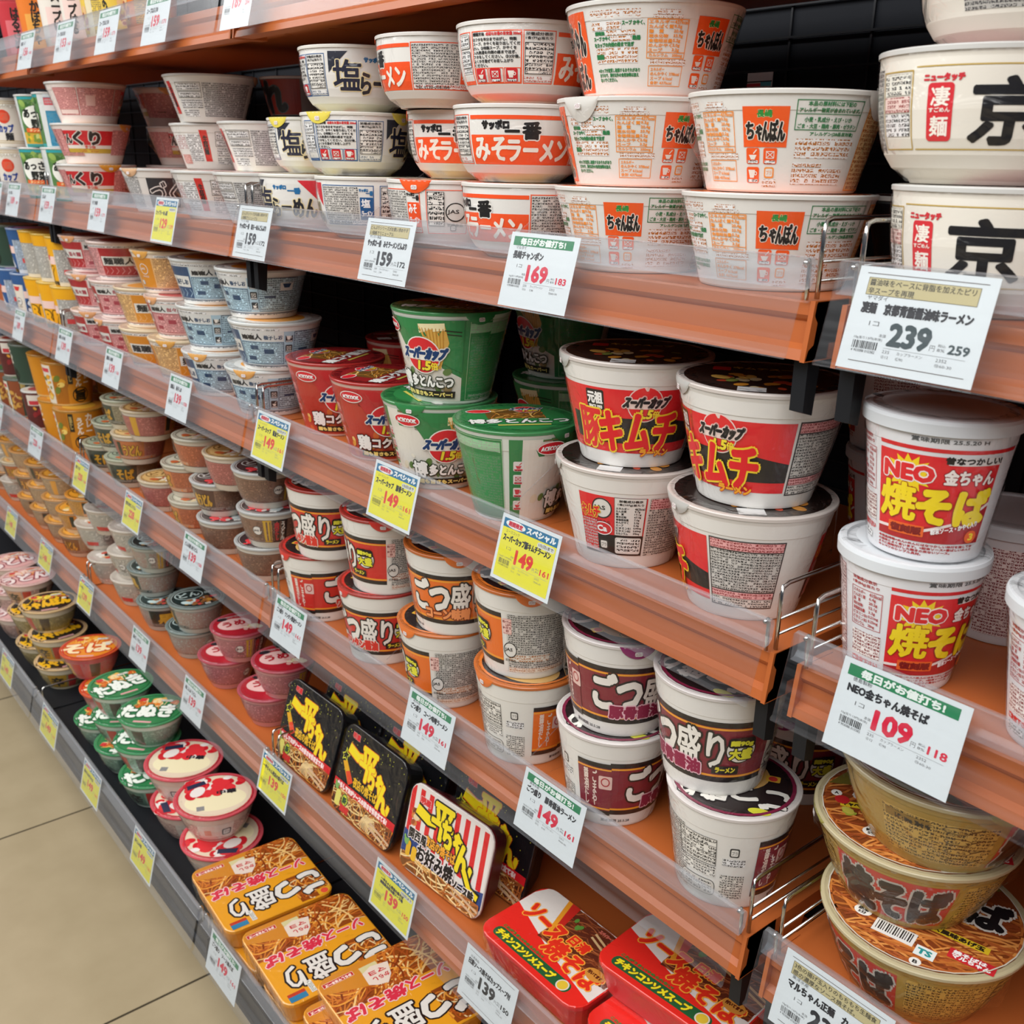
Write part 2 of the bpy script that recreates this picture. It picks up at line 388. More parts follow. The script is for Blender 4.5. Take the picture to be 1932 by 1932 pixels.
# ---------------------------------------------------------------- cups and bowls
KIND = {}
W_ = '#e6e4df'
def profile(style, R, rb, H):
    if style == 'bowl':
        k = [(.0, rb*.96), (.03, rb), (.12, rb+(R-rb)*.42), (.22, rb+(R-rb)*.62), (.34, rb+(R-rb)*.75), (.55, rb+(R-rb)*.87), (.84, rb+(R-rb)*.955), (.92, R*.985)]
    elif style == 'dish':
        k = [(.0, rb*.97), (.04, rb), (.25, rb+(R-rb)*.30), (.5, rb+(R-rb)*.56), (.75, rb+(R-rb)*.77), (.93, rb+(R-rb)*.91)]
    else:
        k = [(.0, rb*.985), (.02, rb), (.80, rb+(R-rb)*.78), (.805, rb+(R-rb)*.81), (.93, rb+(R-rb)*.93)]
    return [(r, z*H) for z, r in k]+[(R-.0006, H*.955), (R, H-.0016), (R-.0008, H)]
def cup_kind(key, R, rb, H, style, art, lid, body='#dedcd7', lidc='#c9c9c6', rim=None, tab=None, tabc=None, film=True, cap=False, desc='', cat='noodle cup', foil='foil', sc=(1, 1)):
    prof = profile(style, R, rb, H); zs = [z*1000 for r, z in prof]; rs = [r for r, z in prof]
    rad = lambda v: float(np.interp(v, zs, rs)); rm = rad(H*500)*1000
    g = Geo(); base = [(0.0001, .0028), (rb*.86, .0028), (rb*.9, .0)]+prof
    g.lathe(base, body, 'foam', cap0=False)
    g.S = [bool(x) for x in g.S]
    a = Art(); b_ = Art()
    if art: art(b_, H*1000)
    a = b_ if sc == (1, 1) else b_.scaled(*sc)
    a.into(g, lambda x, y, h: (math.sin(x/1000/(rm/1000))*(rad(y)+h), -math.cos(x/1000/(rm/1000))*(rad(y)+h), y/1000), 5.0, 4.0 if style != 'cup' else 12.0)
    me = g.mesh(key+'_body')
    # lid
    l = Geo()
    if cap:
        l.lathe([(R-.004, H-.0105), (R+.0012, H-.0105), (R+.0016, H-.003), (R+.0008, H-.0006), (R-.001, H), (R-.0045, H), (R-.0055, H-.002), (0.0001, H-.002)], lidc, 'foam', cap0=False)
        zt = H-.002
    else:
        l.lathe([(R+.0006, H-.003), (R+.0009, H-.0004), (R+.0004, H+.0003), (R-.002, H+.0006), (R-.004, H+.0002), (0.0001, H+.0002)], lidc, foil, cap0=False)
        zt = H+.0002
    la = Art()
    if lid: lid(la, R*1000-5)
    la.into(l, lambda x, y, h: (x/1000, y/1000, zt+h), main=foil, step=.00008)
    if tab is not None:
        for ta in (tab if isinstance(tab, (list, tuple)) else [tab]):
            t0 = math.radians(ta); wa = .30; n = 12; v = []; f = []; Ln = .019 if key == 'champon' else .0125
            for i in range(n+1):
                q = -1+2*i/n; an = t0+q*wa; d = Ln*(1-q*q)**.75+.0005
                for k in range(5):
                    s_ = k/4; z = H+.0004-d*s_; r = max(rad(z*1000)+.0012, R*.9)+.0018*(1-s_) if s_ > 0 else R+.0008
                    r = min(r, R+.0009); v.append((r*math.sin(an), -r*math.cos(an), z))
            f = [(i*5+k, i*5+k+1, (i+1)*5+k+1, (i+1)*5+k) for i in range(n) for k in range(4)]
            l.add(v, f, tabc or lidc, foil, smooth=True)
            ar = Art().rr(-3.6, -9, 7.2, 4.4, 1.2, '#e9e6e0'); ar.f(-3.2, -8.6, 6.4, 3.6, '#b04040', '#e9e6e0', 1.2)
            ar.into(l, lambda x, y, h: (math.sin(t0+x/1000/R)*(R+.0009+h), -math.cos(t0+x/1000/R)*(R+.0009+h), H+y/1000), main=foil)
    ml = l.mesh(key+'_lid')
    mf = None
    if film:
        q = Geo(); rn = random.Random(len(KIND)); ph = [rn.uniform(0, 6) for _ in range(6)]
        def wob(an, z):
            t = z/H; w = .0035*math.sin(an*5+ph[0])*math.sin(t*7+ph[1])+.003*math.sin(an*11+ph[2]+t*4)
            ear = max(0, 1-abs(((an-ph[3]) % (math.pi))-.35)/.16); val = 1.006+w*(1-.4*t)+.30*ear*max(0, t-.35)*max(0, 1.02-t)*6; return min(val, R*1.004/(max(rad(z*1000), rb+(R-rb)*t)+.0009))
        st = [(max(rad(t*H*1000), rb+(R-rb)*(t*.96 if style != 'cup' else t))+.0009, .001+t*(H-.001)) for t in (0, .1, .25, .4, .55, .7, .8, .88, .95, 1.0)]
        q.lathe([(rb*.8, .0004)]+st+[(R*.97, H+.0012), (R*.8, H+.0008)], '#fff', 'film', 72, cap0=False, fn=wob)
        mf = q.mesh(key+'_film')
    KIND[key] = dict(body=me, lid=ml, film=mf, R=R, H=H+(.0008 if not cap else 0), rm=rm/1000, desc=desc, cat=cat, cap=cap)

def ic(a, x, y, s, col, k=0, fg='#e9e2da'):
    a.rr(x, y, s, s*1.1, s*.14, col)
    if k == 0: a.p([(x+s*.2, y+s*.62), (x+s*.8, y+s*.62), (x+s*.64, y+s*.3), (x+s*.36, y+s*.3)], fg); a.ribbon([(x+s*.55, y+s*.7), (x+s*.8, y+s*.98)], s*.08, fg)
    elif k == 1: a.b(x+s*.2, y+s*.38, s*.6, s*.5, s*.05, fg); a.ribbon([(x+s*.2, y+s*.4), (x+s*.8, y+s*.88)], s*.05, fg); a.ribbon([(x+s*.2, y+s*.88), (x+s*.8, y+s*.4)], s*.05, fg)
    else: a.p([(x+s*.15, y+s*.9), (x+s*.7, y+s*.9), (x+s*.6, y+s*.35), (x+s*.27, y+s*.35)], fg); a.ring(x+s*.74, y+s*.66, s*.12, s*.14, s*.06, fg)
    a.f(x+s*.1, y+s*.05, s*.8, s*.2, '#222', fg, s*.2)
def jas(a, x, y, r, col='#222', bg='#dcdad4'):
    a.e(x, y, r, r, bg); a.ring(x, y, r, r, r*.12, col); a.t('JAS', x-r*.8, y-r*.25, r*1.15, r*.5, col, .12)
    a.t('即席食品', x-r*.8, y-r*1.55, r*1.6, r*.36, col)
def pla(a, x, y, s, col='#333'):
    a.rr(x, y, s, s, s*.2, col); a.rr(x+s*.14, y+s*.14, s*.72, s*.72, s*.12, '#dcdad4'); a.t('プラ', x+s*.22, y+s*.3, s*.56, s*.4, col)
def lines(a, x, y, w, h, L, col, bold=0):
    n = len(L); p = h/n; m = max(len(s) for s in L)
    for i, s in enumerate(L):
        c = col
        if isinstance(s, tuple): s, c = s
        a.t(s, x, y+h-(i+1)*p+p*.12, w*min(1, len(s)/m), p*.76, c, bold)

# -- white and orange champon bowl
def a_champon(a, H):
    o = '#ee5a1e'; lo = '#ee9236'; g = '#2a7a48'
    a.r(-15, 31, 31, 27, o); a.t('長崎', -5, 51, 10, 4.6, '#2f8f3f', .25, '#f0ddb0', .3)
    a.t('ちゃ', -12.5, 36, 12, 11.5, '#1b191a', .55, '#f2e6d8', .6); a.t('んぽん', -1, 35, 15, 14, '#1b191a', .5, '#f2e6d8', .6)
    for i, (x, y) in enumerate(((-13, 19.5), (0, 19.5), (-13, 6.5))): ic(a, x, y, 10, o, i)
    pla(a, 1, 10, 7.5, lo); a.f(-.5, 4, 11, 5, lo, W_, 2.4)
    a.f(-46, 58, 16, 3.4, lo, W_, 1.7); a.f(-49, 55.2, 22, 2.6, lo, W_, 2.6)
    a.b(-53, 27, 31, 28, .6, lo)
    lines(a, -51.5, 31.5, 18, 23, ['エネルギー', 'たんぱく質', '脂　質', '炭水化物', '食塩相当量', 'めんかやく', 'スープ'], lo, .12)
    lines(a, -33, 31.5, 10, 23, ['437kcal', '9.5g', '20.4g', '53.9g', '5.2g', '2.0g', '3.2g'], lo, .12)
    a.r(-53, 31.2, 31, .5, lo); a.t('カルシウム　200mg', -51, 28, 27, 2.7, lo, .1)
    a.f(-50, 22.5, 30, 4, lo, W_, 2); a.b(-51, 7, 29, 15, .5, lo); lines(a, -49, 8, 25, 13, ['　エネルギー', 'めんかやく 378kcal', 'スープ 61kcal', '合計 437kcal'], lo, .1)
    a.f(-100, 55, 42, 7, lo, W_, 2.4); a.t('スープ かやく、', -72, 51, 17, 3, g, .2); a.f(-100, 48, 27, 6, lo, W_, 2.6)
    a.t('調味油', -97, 44.5, 9, 2.6, g, .25); a.f(-87, 44, 25, 3.4, lo, W_, 2.8); a.t('スープ かやく', -99, 40.5, 16, 2.8, g, .2); a.f(-82, 40, 17, 3.2, lo, W_, 3); a.t('熱湯', -64, 40.4, 6, 3, g, .25)
    a.t('をカップの内側の線まで注ぎ', -99, 36, 36, 3, g, .2); a.f(-98, 24, 38, 11, lo, W_, 2.6); a.r(-98, 27, 8, 3.6, g)
    a.t('※カップが変質し破損するおそれがあり', -98, 17.5, 40, 2.8, g, .15); a.t('ますので、添付以外の食用油等は加え', -97, 14, 38, 2.8, g, .15); a.t('ないでください。', -97, 10.5, 18, 2.8, g, .15)
    a.r(-140, 3, 33, 60, o); a.t('ちゃん', -137, 30, 26, 26, '#1b191a', .8, '#efe2d2', 1); a.t('ぽん', -134, 6, 22, 20, '#1b191a', .8, '#efe2d2', 1)
    a.b(20, 42.5, 47, 20, .6, g); a.r(20, 53, 47, .5, g)
    a.t('本品の原材料には下記の', 27, 58.4, 33, 3, g, .12); a.t('アレルギー物質が含まれています。', 22, 54.2, 43, 3, g, .12)
    a.t('小麦・乳成分・えび・いか', 26, 48, 34, 3.2, g, .12); a.t('ごま・大豆・鶏肉・豚肉・ゼラチン', 22, 43.8, 43, 3, g, .12); a.t('アレルゲン(28品目対象)', 31, 38.6, 34, 2.9, g, .12)
    a.f(22, 24, 45, 13, lo, W_, 3.1); a.f(22, 18, 22, 3, lo, W_, 3); a.f(22, 6, 42, 11.5, lo, W_, 3)
    a.f(74, 2, 62, 61, '#ea7a30', '#f0b583', 2.6); a.b(74, 2, 62, 61, .8, lo)
def l_champon(a, r):
    a.e(0, 0, r, r, '#e87a3c'); a.t('ちゃんぽん', -40, -8, 80, 24, '#1b191a', 1, '#eee', 1.2); a.noodles(-40, -45, 80, 30, 3)
cup_kind('champon', .074, .056, .0692, 'cup', a_champon, l_champon, tab=-60, tabc='#d8d6d1', lidc='#d5d3ce', desc='champon bowl with orange square emblem', cat='noodle bowl')

# -- the two ramen bowls that share a layout: red-orange miso and blue salt
def a_bowl(a, H, c, front, tint):
    front(a)
    a.b(50, 16, 62, 44, .9, c); a.f(51, 20, 45, 38, '#3a3838', '#bdbab4', 2.2); a.f(51, 17, 60, 4, c, W_, 2.6)
    a.t('サッポロ', 97, 53, 9, 3.4, tint, .25); a.t('一番', 104, 49, 7, 5, tint, .25); a.r(97.5, 22, 13.5, 25, c); a.t('みそ' if c[1] == 'e' else '塩', 99, 36, 9, 9, '#eee', .3); a.t('ラーメン', 99, 26, 11, 6, '#eee', .3)
    a.t('TEL 0120-028-384', 53, 17.4, 34, 2.2, '#333', .1)
    a.b(-78, 16, 27, 44, .7, c); a.t('栄養成分表示', -76, 55.5, 22, 2.7, '#333', .1); a.t('1食(75g)当たり', -76, 52, 22, 2.7, '#333', .1)
    a.table(-76.5, 24, 24, 26, 9, '#444', bg='#d3d0ca'); a.f(-77, 17.5, 25, 5, c, W_, 2.4)
    a.b(-126, 16, 47, 44, .9, c)
    a.t('調理方法', -124, 55.8, 12, 2.7, '#222', .15); a.t('必要なお湯の目安量 350ml', -110, 55.8, 30, 2.7, '#cf3030', .15)
    lines(a, -124.5, 29.5, 44, 25, ['①フタを半分まではがし、特製', 'スープ、かやくを取り出してくだ', 'さい。②特製スープ、かやくを', '入れ熱湯を内側の線まで注ぎ、', 'フタをしてください。③3分後、', 'よくかき混ぜてお召し上がり', 'ください。'], '#2a2a2a', .12)
    for i in range(3): a.b(-125+i*15.3, 16.8, 14.6, 12.5, .6, c); ic(a, -123.5+i*15.3, 17.3, 10.4, '#c8242c', i)
    a.b(-148, 16, 20, 44, .8, c); a.rr(-146.5, 46, 17, 12, 1.5, '#555'); a.rr(-146, 46.5, 16, 11, 1.2, '#dcd9d3'); a.f(-145, 47.5, 14, 9, '#444', '#dcd9d3', 3); a.rr(-146.5, 30, 17, 14, 1.5, '#555'); a.f(-146, 30.5, 16, 13, '#444', '#dcd9d3', 3)
    a.f(-146.5, 25, 17, 4, '#333', W_, 2); a.r(-148, 16, 20, 3, c)
    jas(a, 146, 38, 9.5); a.b(118, 16, 40, 44, .7, c); a.table(119.5, 24, 16, 34, 8, '#444', bg='#d3d0ca'); pla(a, 141, 19, 6)
def f_miso(a):
    c = '#ec5322'
    a.r(-49, 55.5, 98, 3.6, c); a.t('サッポロ', -36, 47, 24, 7.4, '#1c1a1a', .7); a.t('一', -15, 44.4, 12, 1.8, '#1c1a1a', .4)
    a.r(-49, 16, 98, 26, c); a.t('番', 0, 38.5, 15, 14.5, '#1c1a1a', .8, '#e8e4de', 1.2)
    a.t('みそ', -45, 19.5, 31, 20, '#ece6dc', .8); a.t('ラーメン', -13, 19.5, 56, 18, '#ece6dc', .9)
def f_salt(a):
    b = '#1f6aa0'
    a.p([(-47, 62), (-26, 62), (-47, 40)], '#2b2e3a'); a.p([(47, 62), (22, 62), (47, 36)], '#cf2a35')
    a.t('サッポロ', -10, 51, 18, 5.2, b, .5); a.t('一番', 10, 46, 15, 7, b, .5)
    a.t('塩', -42, 22, 29, 31, '#22243a', .7, '#e8d8a8', 1.0); a.t('らーめん', -13, 18, 56, 22, '#22242e', .9, '#e8d8a8', 1.1)
def l_gen(c1, c2, txt, seed, tc='#1b191a', out='#f0eee8'):
    def fn(a, r):
        a.e(0, 0, r, r, c1)
        if txt: a.e(0, r*.12, r*.78, r*.62, c2); a.blobs(-r*.55, -r*.7, r*1.1, r*.6, seed, ('#d9a24a', '#c9772f', '#e9d49a', '#7fa047', '#b5482e'), 16, r*.16); a.t(txt, -r*.72, r*.02, r*1.44, r*.42, tc, r*.012, out, r*.03)
        else: a.e(0, 0, r*.7, r*.7, c2)
    return fn
cup_kind('miso', .0655, .0414, .0687, 'bowl', lambda a, H: a_bowl(a, H, '#ec5322', f_miso, '#1c1a1a'), l_gen('#ea5a28', '#d9b070', 'みそ', 5), tab=(-62, 75), tabc='#ea5a28', lidc='#dcd9d4', sc=(1.08, 1), desc='miso bowl with red-orange band', cat='noodle bowl')
cup_kind('salt', .0655, .0414, .0687, 'bowl', lambda a, H: a_bowl(a, H, '#1f568c', f_salt, '#1f6aa0'), l_gen('#d8d2ae', '#d9c98a', '塩', 6), tab=(-62, 35), tabc='#e0d05a', lidc='#dcdad2', sc=(1.08, 1), desc='salt bowl with black brush lettering', cat='noodle bowl')

# -- plain white bowl with grey small print
def a_grey(a, H):
    a.f(-2, 8, 74, 48, '#45454a', '#b9b9b8', 2.3); a.b(-44, 44, 40, 12, .6, '#444'); a.f(-42, 46, 36, 8, '#333', W_, 3); a.b(-44, 34, 40, 9, .6, '#444'); a.f(-42, 35, 36, 7, '#444', W_, 3)
    a.f(-42, 20, 38, 12, '#333', W_, 2.8); a.f(-42, 8, 30, 10, '#444', W_, 2.6)
    a.r(-62, 12, 11, 46, '#cf2f2a', -4); a.t('生味麺', -62, 22, 7, 28, '#232020', .3, vert=True)
    a.r(86, 8, 52, 46, '#2a2c33'); a.t('づく', 90, 12, 44, 36, '#2a2c33', .6, '#e8e6e2', 1.6); a.f(-90, 12, 24, 40, '#444', W_, 2.6); a.f(-116, 8, 24, 14, '#d86a60', '#e0a49c', 2.4)
    a.f(-118, 30, 26, 20, '#d0605a', W_, 2.6); a.f(140, 8, 40, 46, '#555', '#c9c8c4', 2.3); a.e(-140, 36, 7, 5, '#cf3a34'); a.t('味の麺', -150, 24, 20, 5, '#cf3a34', .3)
cup_kind('grey', .0715, .0494, .0677, 'cup', a_grey, l_gen('#d8c9a8', '#c99', None, 3), tab=(60, -70), tabc='#d8b08a', desc='white bowl in grey small print', cat='noodle bowl')

# -- pink and red udon bowl
def a_pink(a, H):
    r = '#cf2430'
    a.r(-42, 33, 84, 25, r); a.r(-42, 27, 84, 6, '#e6e0d8'); a.r(-42, 19, 84, 8, '#c2a23a'); a.t('どん', -52, 36, 24, 17, '#2a2224', 1, '#e9e2da', 1.2); a.t('くり', -24, 34, 44, 22, '#2a2224', 1.6, '#e9e2da', 1.6)
    a.f(-18, 20, 36, 6, '#e05a28', '#c2a23a', 3); a.t('きつね', -6, 27.5, 18, 5, '#cf4a3a', .3)
    a.f(42, 16, 66, 44, '#cf5560', '#e09a98', 2.3); a.f(62, 24, 26, 3, '#44222a', '#d08a88', 3)
    for x, w, s in ((-170, 44, 1), (-124, 62, 2), (-60, 18, 3), (110, 60, 4)): a.f(x, 14, w, 46, '#c8525c', '#e39c98', 2.4); a.b(x, 14, w, 46, .6, '#b8434e')
    a.r(-112, 30, 16, 18, '#e8c0b8'); a.r(-168, 16, 40, 7, '#ead2ca'); a.f(-60, 14, 50, 6, '#5a6450', '#c98a84', 2.2)
cup_kind('pink_udon', .0715, .049, .070, 'cup', a_pink, l_gen('#e8d0c0', '#d9a24a', None, 9), tab=(20, 120), tabc='#d99a3a', body='#e3d8d2', desc='pink and red udon bowl', cat='noodle bowl')

# -- tall slim cups
def a_veg(a, H):
    a.r(-46, 2, 92, 94, '#57804a'); a.r(-46, 90, 92, 8, '#2f9aa0'); a.r(-46, 0, 92, 6, '#3aa0a4'); a.e(14, 82, 16, 9, '#a8c070'); a.blobs(-44, 70, 90, 22, 4, ('#3f6b34', '#8fae58', '#6c9548'), 14, 7)
    a.r(-46, 6, 60, 22, '#cda83e'); a.blobs(-40, 6, 58, 22, 8, ('#e2c33a', '#c9d07a', '#e8d890', '#7d9a3e'), 14, 7)
    a.e(-6, 55, 33, 24, '#e9ebe2'); a.t('あっさり', -34, 56, 56, 16, '#1e2320', .9); a.t('野菜', -20, 36, 30, 17, '#1e2320', .9); a.r(-34, 28, 44, 8, '#e0632c'); a.t('タンメン', -26, 29.6, 28, 4.6, '#f0d8a0', .3)
    a.rr(30, 30, 11, 34, 5, '#1e2622'); a.t('野菜たっぷり', 32, 33, 6, 28, '#e8ead8', .2, vert=True)
    a.r(60, 2, 62, 94, '#2f7f9e'); a.r(60, 76, 62, 13, '#c8505a'); a.f(62, 78, 56, 9, '#eee', '#c8505a', 4); a.r(60, 66, 62, 10, '#d8d8d8'); a.f(62, 8, 58, 56, '#8cc8dc', '#2a7ea4', 2.6); a.r(60, 90, 62, 6, '#cdd8dc')
cup_kind('veg', .0475, .036, .099, 'cup', a_veg, l_gen('#2f9aa0', '#eee', None, 2), body='#cfd4d2', rim='#2f9aa0', film=True, desc='tall green vegetable noodle cup')
def a_cupn(a, H):
    for y in (88, 92, 8, 12): a.r(-150, y, 300, 1.2, '#b59a5a')
    a.f(-150, 79, 300, 8, '#c0a468', '#dcd8ce', 2.6); a.e(-28, 62, 14, 14, '#d2452c'); a.f(-38, 54, 20, 16, '#e8a080', '#d2452c', 3)
    a.t('カップ', -44, 30, 34, 16, '#23408c', 1); a.t('麺', -30, 14, 18, 15, '#2a2a2e', .8); a.p([(14, 52), (34, 52), (29, 43), (19, 43)], '#bc3b42'); a.r(60, 20, 60, 50, '#ddd'); a.f(60, 20, 60, 50, '#555', '#c8c5be', 2.5)
cup_kind('cupn', .048, .036, .099, 'cup', a_cupn, l_gen('#d8c9a8', '#c9a', None, 2), body='#d9d3c8', film=False, desc='tall white cup with red seal')
def a_curry(a, H, c='#e2a51e', back='#b3b2ac', txt='RRY'):
    a.r(-150, 74, 300, 24, c); a.r(-44, 0, 88, 74, c); a.r(-44, 44, 88, 16, '#e8c9c0'); a.p([(10, 62), (30, 62), (26, 52), (14, 52)], '#cf3a38'); a.t(txt, -38, 14, 72, 24, '#f0b020' if c != '#33588c' else '#d6dce6', 2, '#2a2018', 2.2); a.r(-44, 2, 88, 8, '#262019'); a.f(-40, 2, 80, 7, '#c9b06a', '#262019', 5)
    a.f(46, 8, 70, 66, '#6b6962', back, 2.4); a.r(62, 24, 28, 10, '#cc4a4a'); a.r(-78, 6, 32, 68, '#ddd6c8'); a.p([(-74, 70), (-52, 70), (-57, 60), (-69, 60)], '#cf3a38'); jas(a, -62, 36, 9); a.f(-150, 8, 70, 66, '#6b6962', back, 2.4)
cup_kind('curry_cup', .0475, .036, .099, 'cup', a_curry, l_gen('#d8b03a', '#c93', None, 2), body='#d8cfba', lidc='#c9a84a', film=False, desc='tall yellow curry noodle cup')
cup_kind('blue_cup', .0475, .036, .099, 'cup', lambda a, H: a_curry(a, H, '#33588c', '#9fb0c4', 'SEA'), l_gen('#33588c', '#c9d', None, 2), body='#c9ced6', lidc='#8a9bb8', film=False, desc='tall blue seafood noodle cup')

# -- big white bowl with black brush characters
def a_kyoto(a, H):
    for x0 in (-84, 104):
        a.b(x0, 20, 30, 46, .8, '#b89a4a'); a.f(x0+2, 52, 26, 12, '#444', '#d6d2c8', 2.5); a.f(x0+2, 42, 26, 9, '#cc5a58', '#e2bdb6', 2.4); a.f(x0+2, 28, 26, 13, '#555', W_, 2.4)
    a.r(-52, 67, 150, .8, '#b89a4a'); a.r(-52, 20, 150, .8, '#b89a4a')
    a.t('ニュータッチ', -46, 59, 24, 4, '#c8313a', .4); a.rr(-43, 25, 16, 33, 2.4, '#cf2f38'); a.t('凄', -40.5, 45, 11, 10.5, '#efe6dc', .3); a.t('すごめん', -41.5, 41.5, 13, 2.6, '#efe6dc', .1); a.t('麺', -40.5, 28, 11, 11, '#efe6dc', .3)
    a.t('京', -16, 24, 42, 36, '#17171b', 1.3); a.t('都', 30, 22, 44, 38, '#17171b', 1.3)
    a.f(76, 24, 22, 40, '#55555a', W_, 2.5); a.f(-170, 20, 84, 48, '#55555a', '#a9a7a2', 2.4)
cup_kind('kyoto', .0715, .0445, .0785, 'bowl', a_kyoto, l_gen('#cfcac0', '#b99', None, 4), body='#e0dbd0', desc='large bowl with black brush characters', cat='noodle bowl', tab=150)
def a_dark(a, H):
    a.r(-95, 14, 190, 50, '#8c2a1e'); a.t('黒だれ', -80, 16, 150, 44, '#141519', 3, '#4a5254', 1.6); a.r(-95, 6, 190, 7, '#15161a')
cup_kind('dark_bowl', .068, .050, .068, 'cup', a_dark, l_gen('#5a1c18', '#844', None, 4), body='#8a8480', film=False, desc='black and red bowl', cat='noodle bowl')

# -- red kimchi cup
def logo(a, x, y, s, red='#cf2a30', txt='#15151c', yl='#e8d23a', edge='#e6e2da'):
    a.e(x, y, 13*s, 13*s, edge); a.e(x, y, 12.2*s, 12.2*s, red); a.r(x-13*s, y-3.4*s, 26*s, 7*s, edge, 2*s)
    a.t('スーパーカップ', x-16*s, y-2.6*s, 31*s, 8*s, txt, .7*s, edge, .8*s, sk=.35); a.t('1.5', x-4*s, y-10*s, 9*s, 6*s, yl, .5*s, '#222', .3*s, sk=.2); a.t('倍', x+6*s, y-9.6*s, 5*s, 5*s, yl, .2*s)
def a_kimchi(a, H):
    r = '#d8232a'
    a.r(-70, 12, 140, 52, r); a.r(-58, 20, 128, 21, '#1d1a1c', 0); a.p([(-70, 12), (-70, 30), (-44, 12)], r); a.p([(70, 44), (70, 34), (20, 44)], r)
    logo(a, 15, 53, 1.12, r, '#15151c', '#e8d23a', '#e6d0c8')
    a.rr(-36, 46, 17, 16, 1.5, '#1d1a1c'); a.t('元祖', -34.5, 51, 14, 9, '#eceae6', .5); a.t('SINCE 1993', -34, 47, 13, 2.4, '#eceae6', .2)
    a.t('豚', -47, 15, 24, 31, '#d8232a', 1.0, '#e9c832', 1.4); a.t('キムチ', -23, 14.5, 68, 31, '#d8232a', 1.5, '#e9c832', 1.5)
    a.t('ラーメン', 14, 10.5, 28, 5.6, '#e9a02a', .5, '#c01c20', .5)
    a.r(72, 10, 56, 55, '#3a3535'); a.f(73, 57, 54, 7, '#c23a44', '#d89a9a', 2.3); a.f(73, 24, 54, 32, '#26262a', '#b9b7b2', 2.1); a.f(73, 18, 54, 5, '#c23a44', '#d8a0a0', 2.2); a.f(73, 11, 54, 6.6, '#3a3a3c', '#c9c6c0', 2.1)
    a.r(-190, 12, 60, 52, r); a.r(-190, 12, 60, 18, '#1d1a1c'); jas(a, -168, 53, 9); a.e(-168, 35, 9, 6, '#cf2a30'); a.ring(-168, 35, 9, 6, .8, '#eee'); a.t('Ca', -173, 32.6, 9, 5, '#eee', .4); pla(a, -172, 16, 9)
    a.b(-157, 30, 26, 34, .8, '#222'); a.r(-156.6, 30.4, 25.2, 33.2, '#dddad4'); a.t('栄養成分表示', -153, 60, 19, 2.2, '#222', .1); a.t('1食(107g)当たり', -154, 57, 21, 2.2, '#222', .1)
    lines(a, -155.5, 31, 13, 25, ['エネルギー', 'たん白質', '脂　質', '炭水化物', '食塩相当量', 'めんかやく', 'スープ', 'ビタミンB1', 'ビタミンB2', 'カルシウム'], '#222', .08)
    lines(a, -140, 31, 8, 25, ['462kcal', '9.7g', '17.1g', '67.3g', '7.0g', '2.0g', '5.0g', '0.44mg', '0.60mg', '370mg'], '#222', .08)
    a.rr(-157, 13, 26, 16, 2, '#222'); a.rr(-156.3, 13.6, 24.6, 14.8, 1.8, '#d9d6d0'); a.f(-155, 15, 22, 12, '#333', '#d9d6d0', 3)
    a.f(-128, 12, 54, 52, '#333', '#b9b5ae', 2.2); a.f(-127, 54, 52, 9, '#c23a44', '#d9a3a3', 2.2); a.r(-74, 12, 5, 52, r)
    a.t('キムチ', -188, 44, 18, 10, '#d8232a', .5, '#e9c832', .6); a.f(-189, 14, 16, 28, '#eee', '#b8282c', 2.6)
def l_kimchi(a, r):
    a.e(0, 0, r, r, '#241a17'); a.blobs(-r*.7, -r*.8, r*1.4, r, 4, ('#c8862e', '#b8432a', '#e0b45a', '#d8c79a', '#8a9a4a'), 26, 8); a.rr(-r*.66, r*.3, 15, 15, 2, '#cf202a'); a.t('キムチスープ', -r*.4, r*.45, r*.9, 9, '#e4cf5a', .5); a.r(-r*.3, -r*.95, 22, 16, '#c9c9c9')
cup_kind('kimchi', .0705, .0478, .0974, 'cup', a_kimchi, l_kimchi, tab=-70, tabc='#b9b9b6', lidc='#c4bcb6', sc=(1.04, 1.16), desc='red and black kimchi ramen cup')

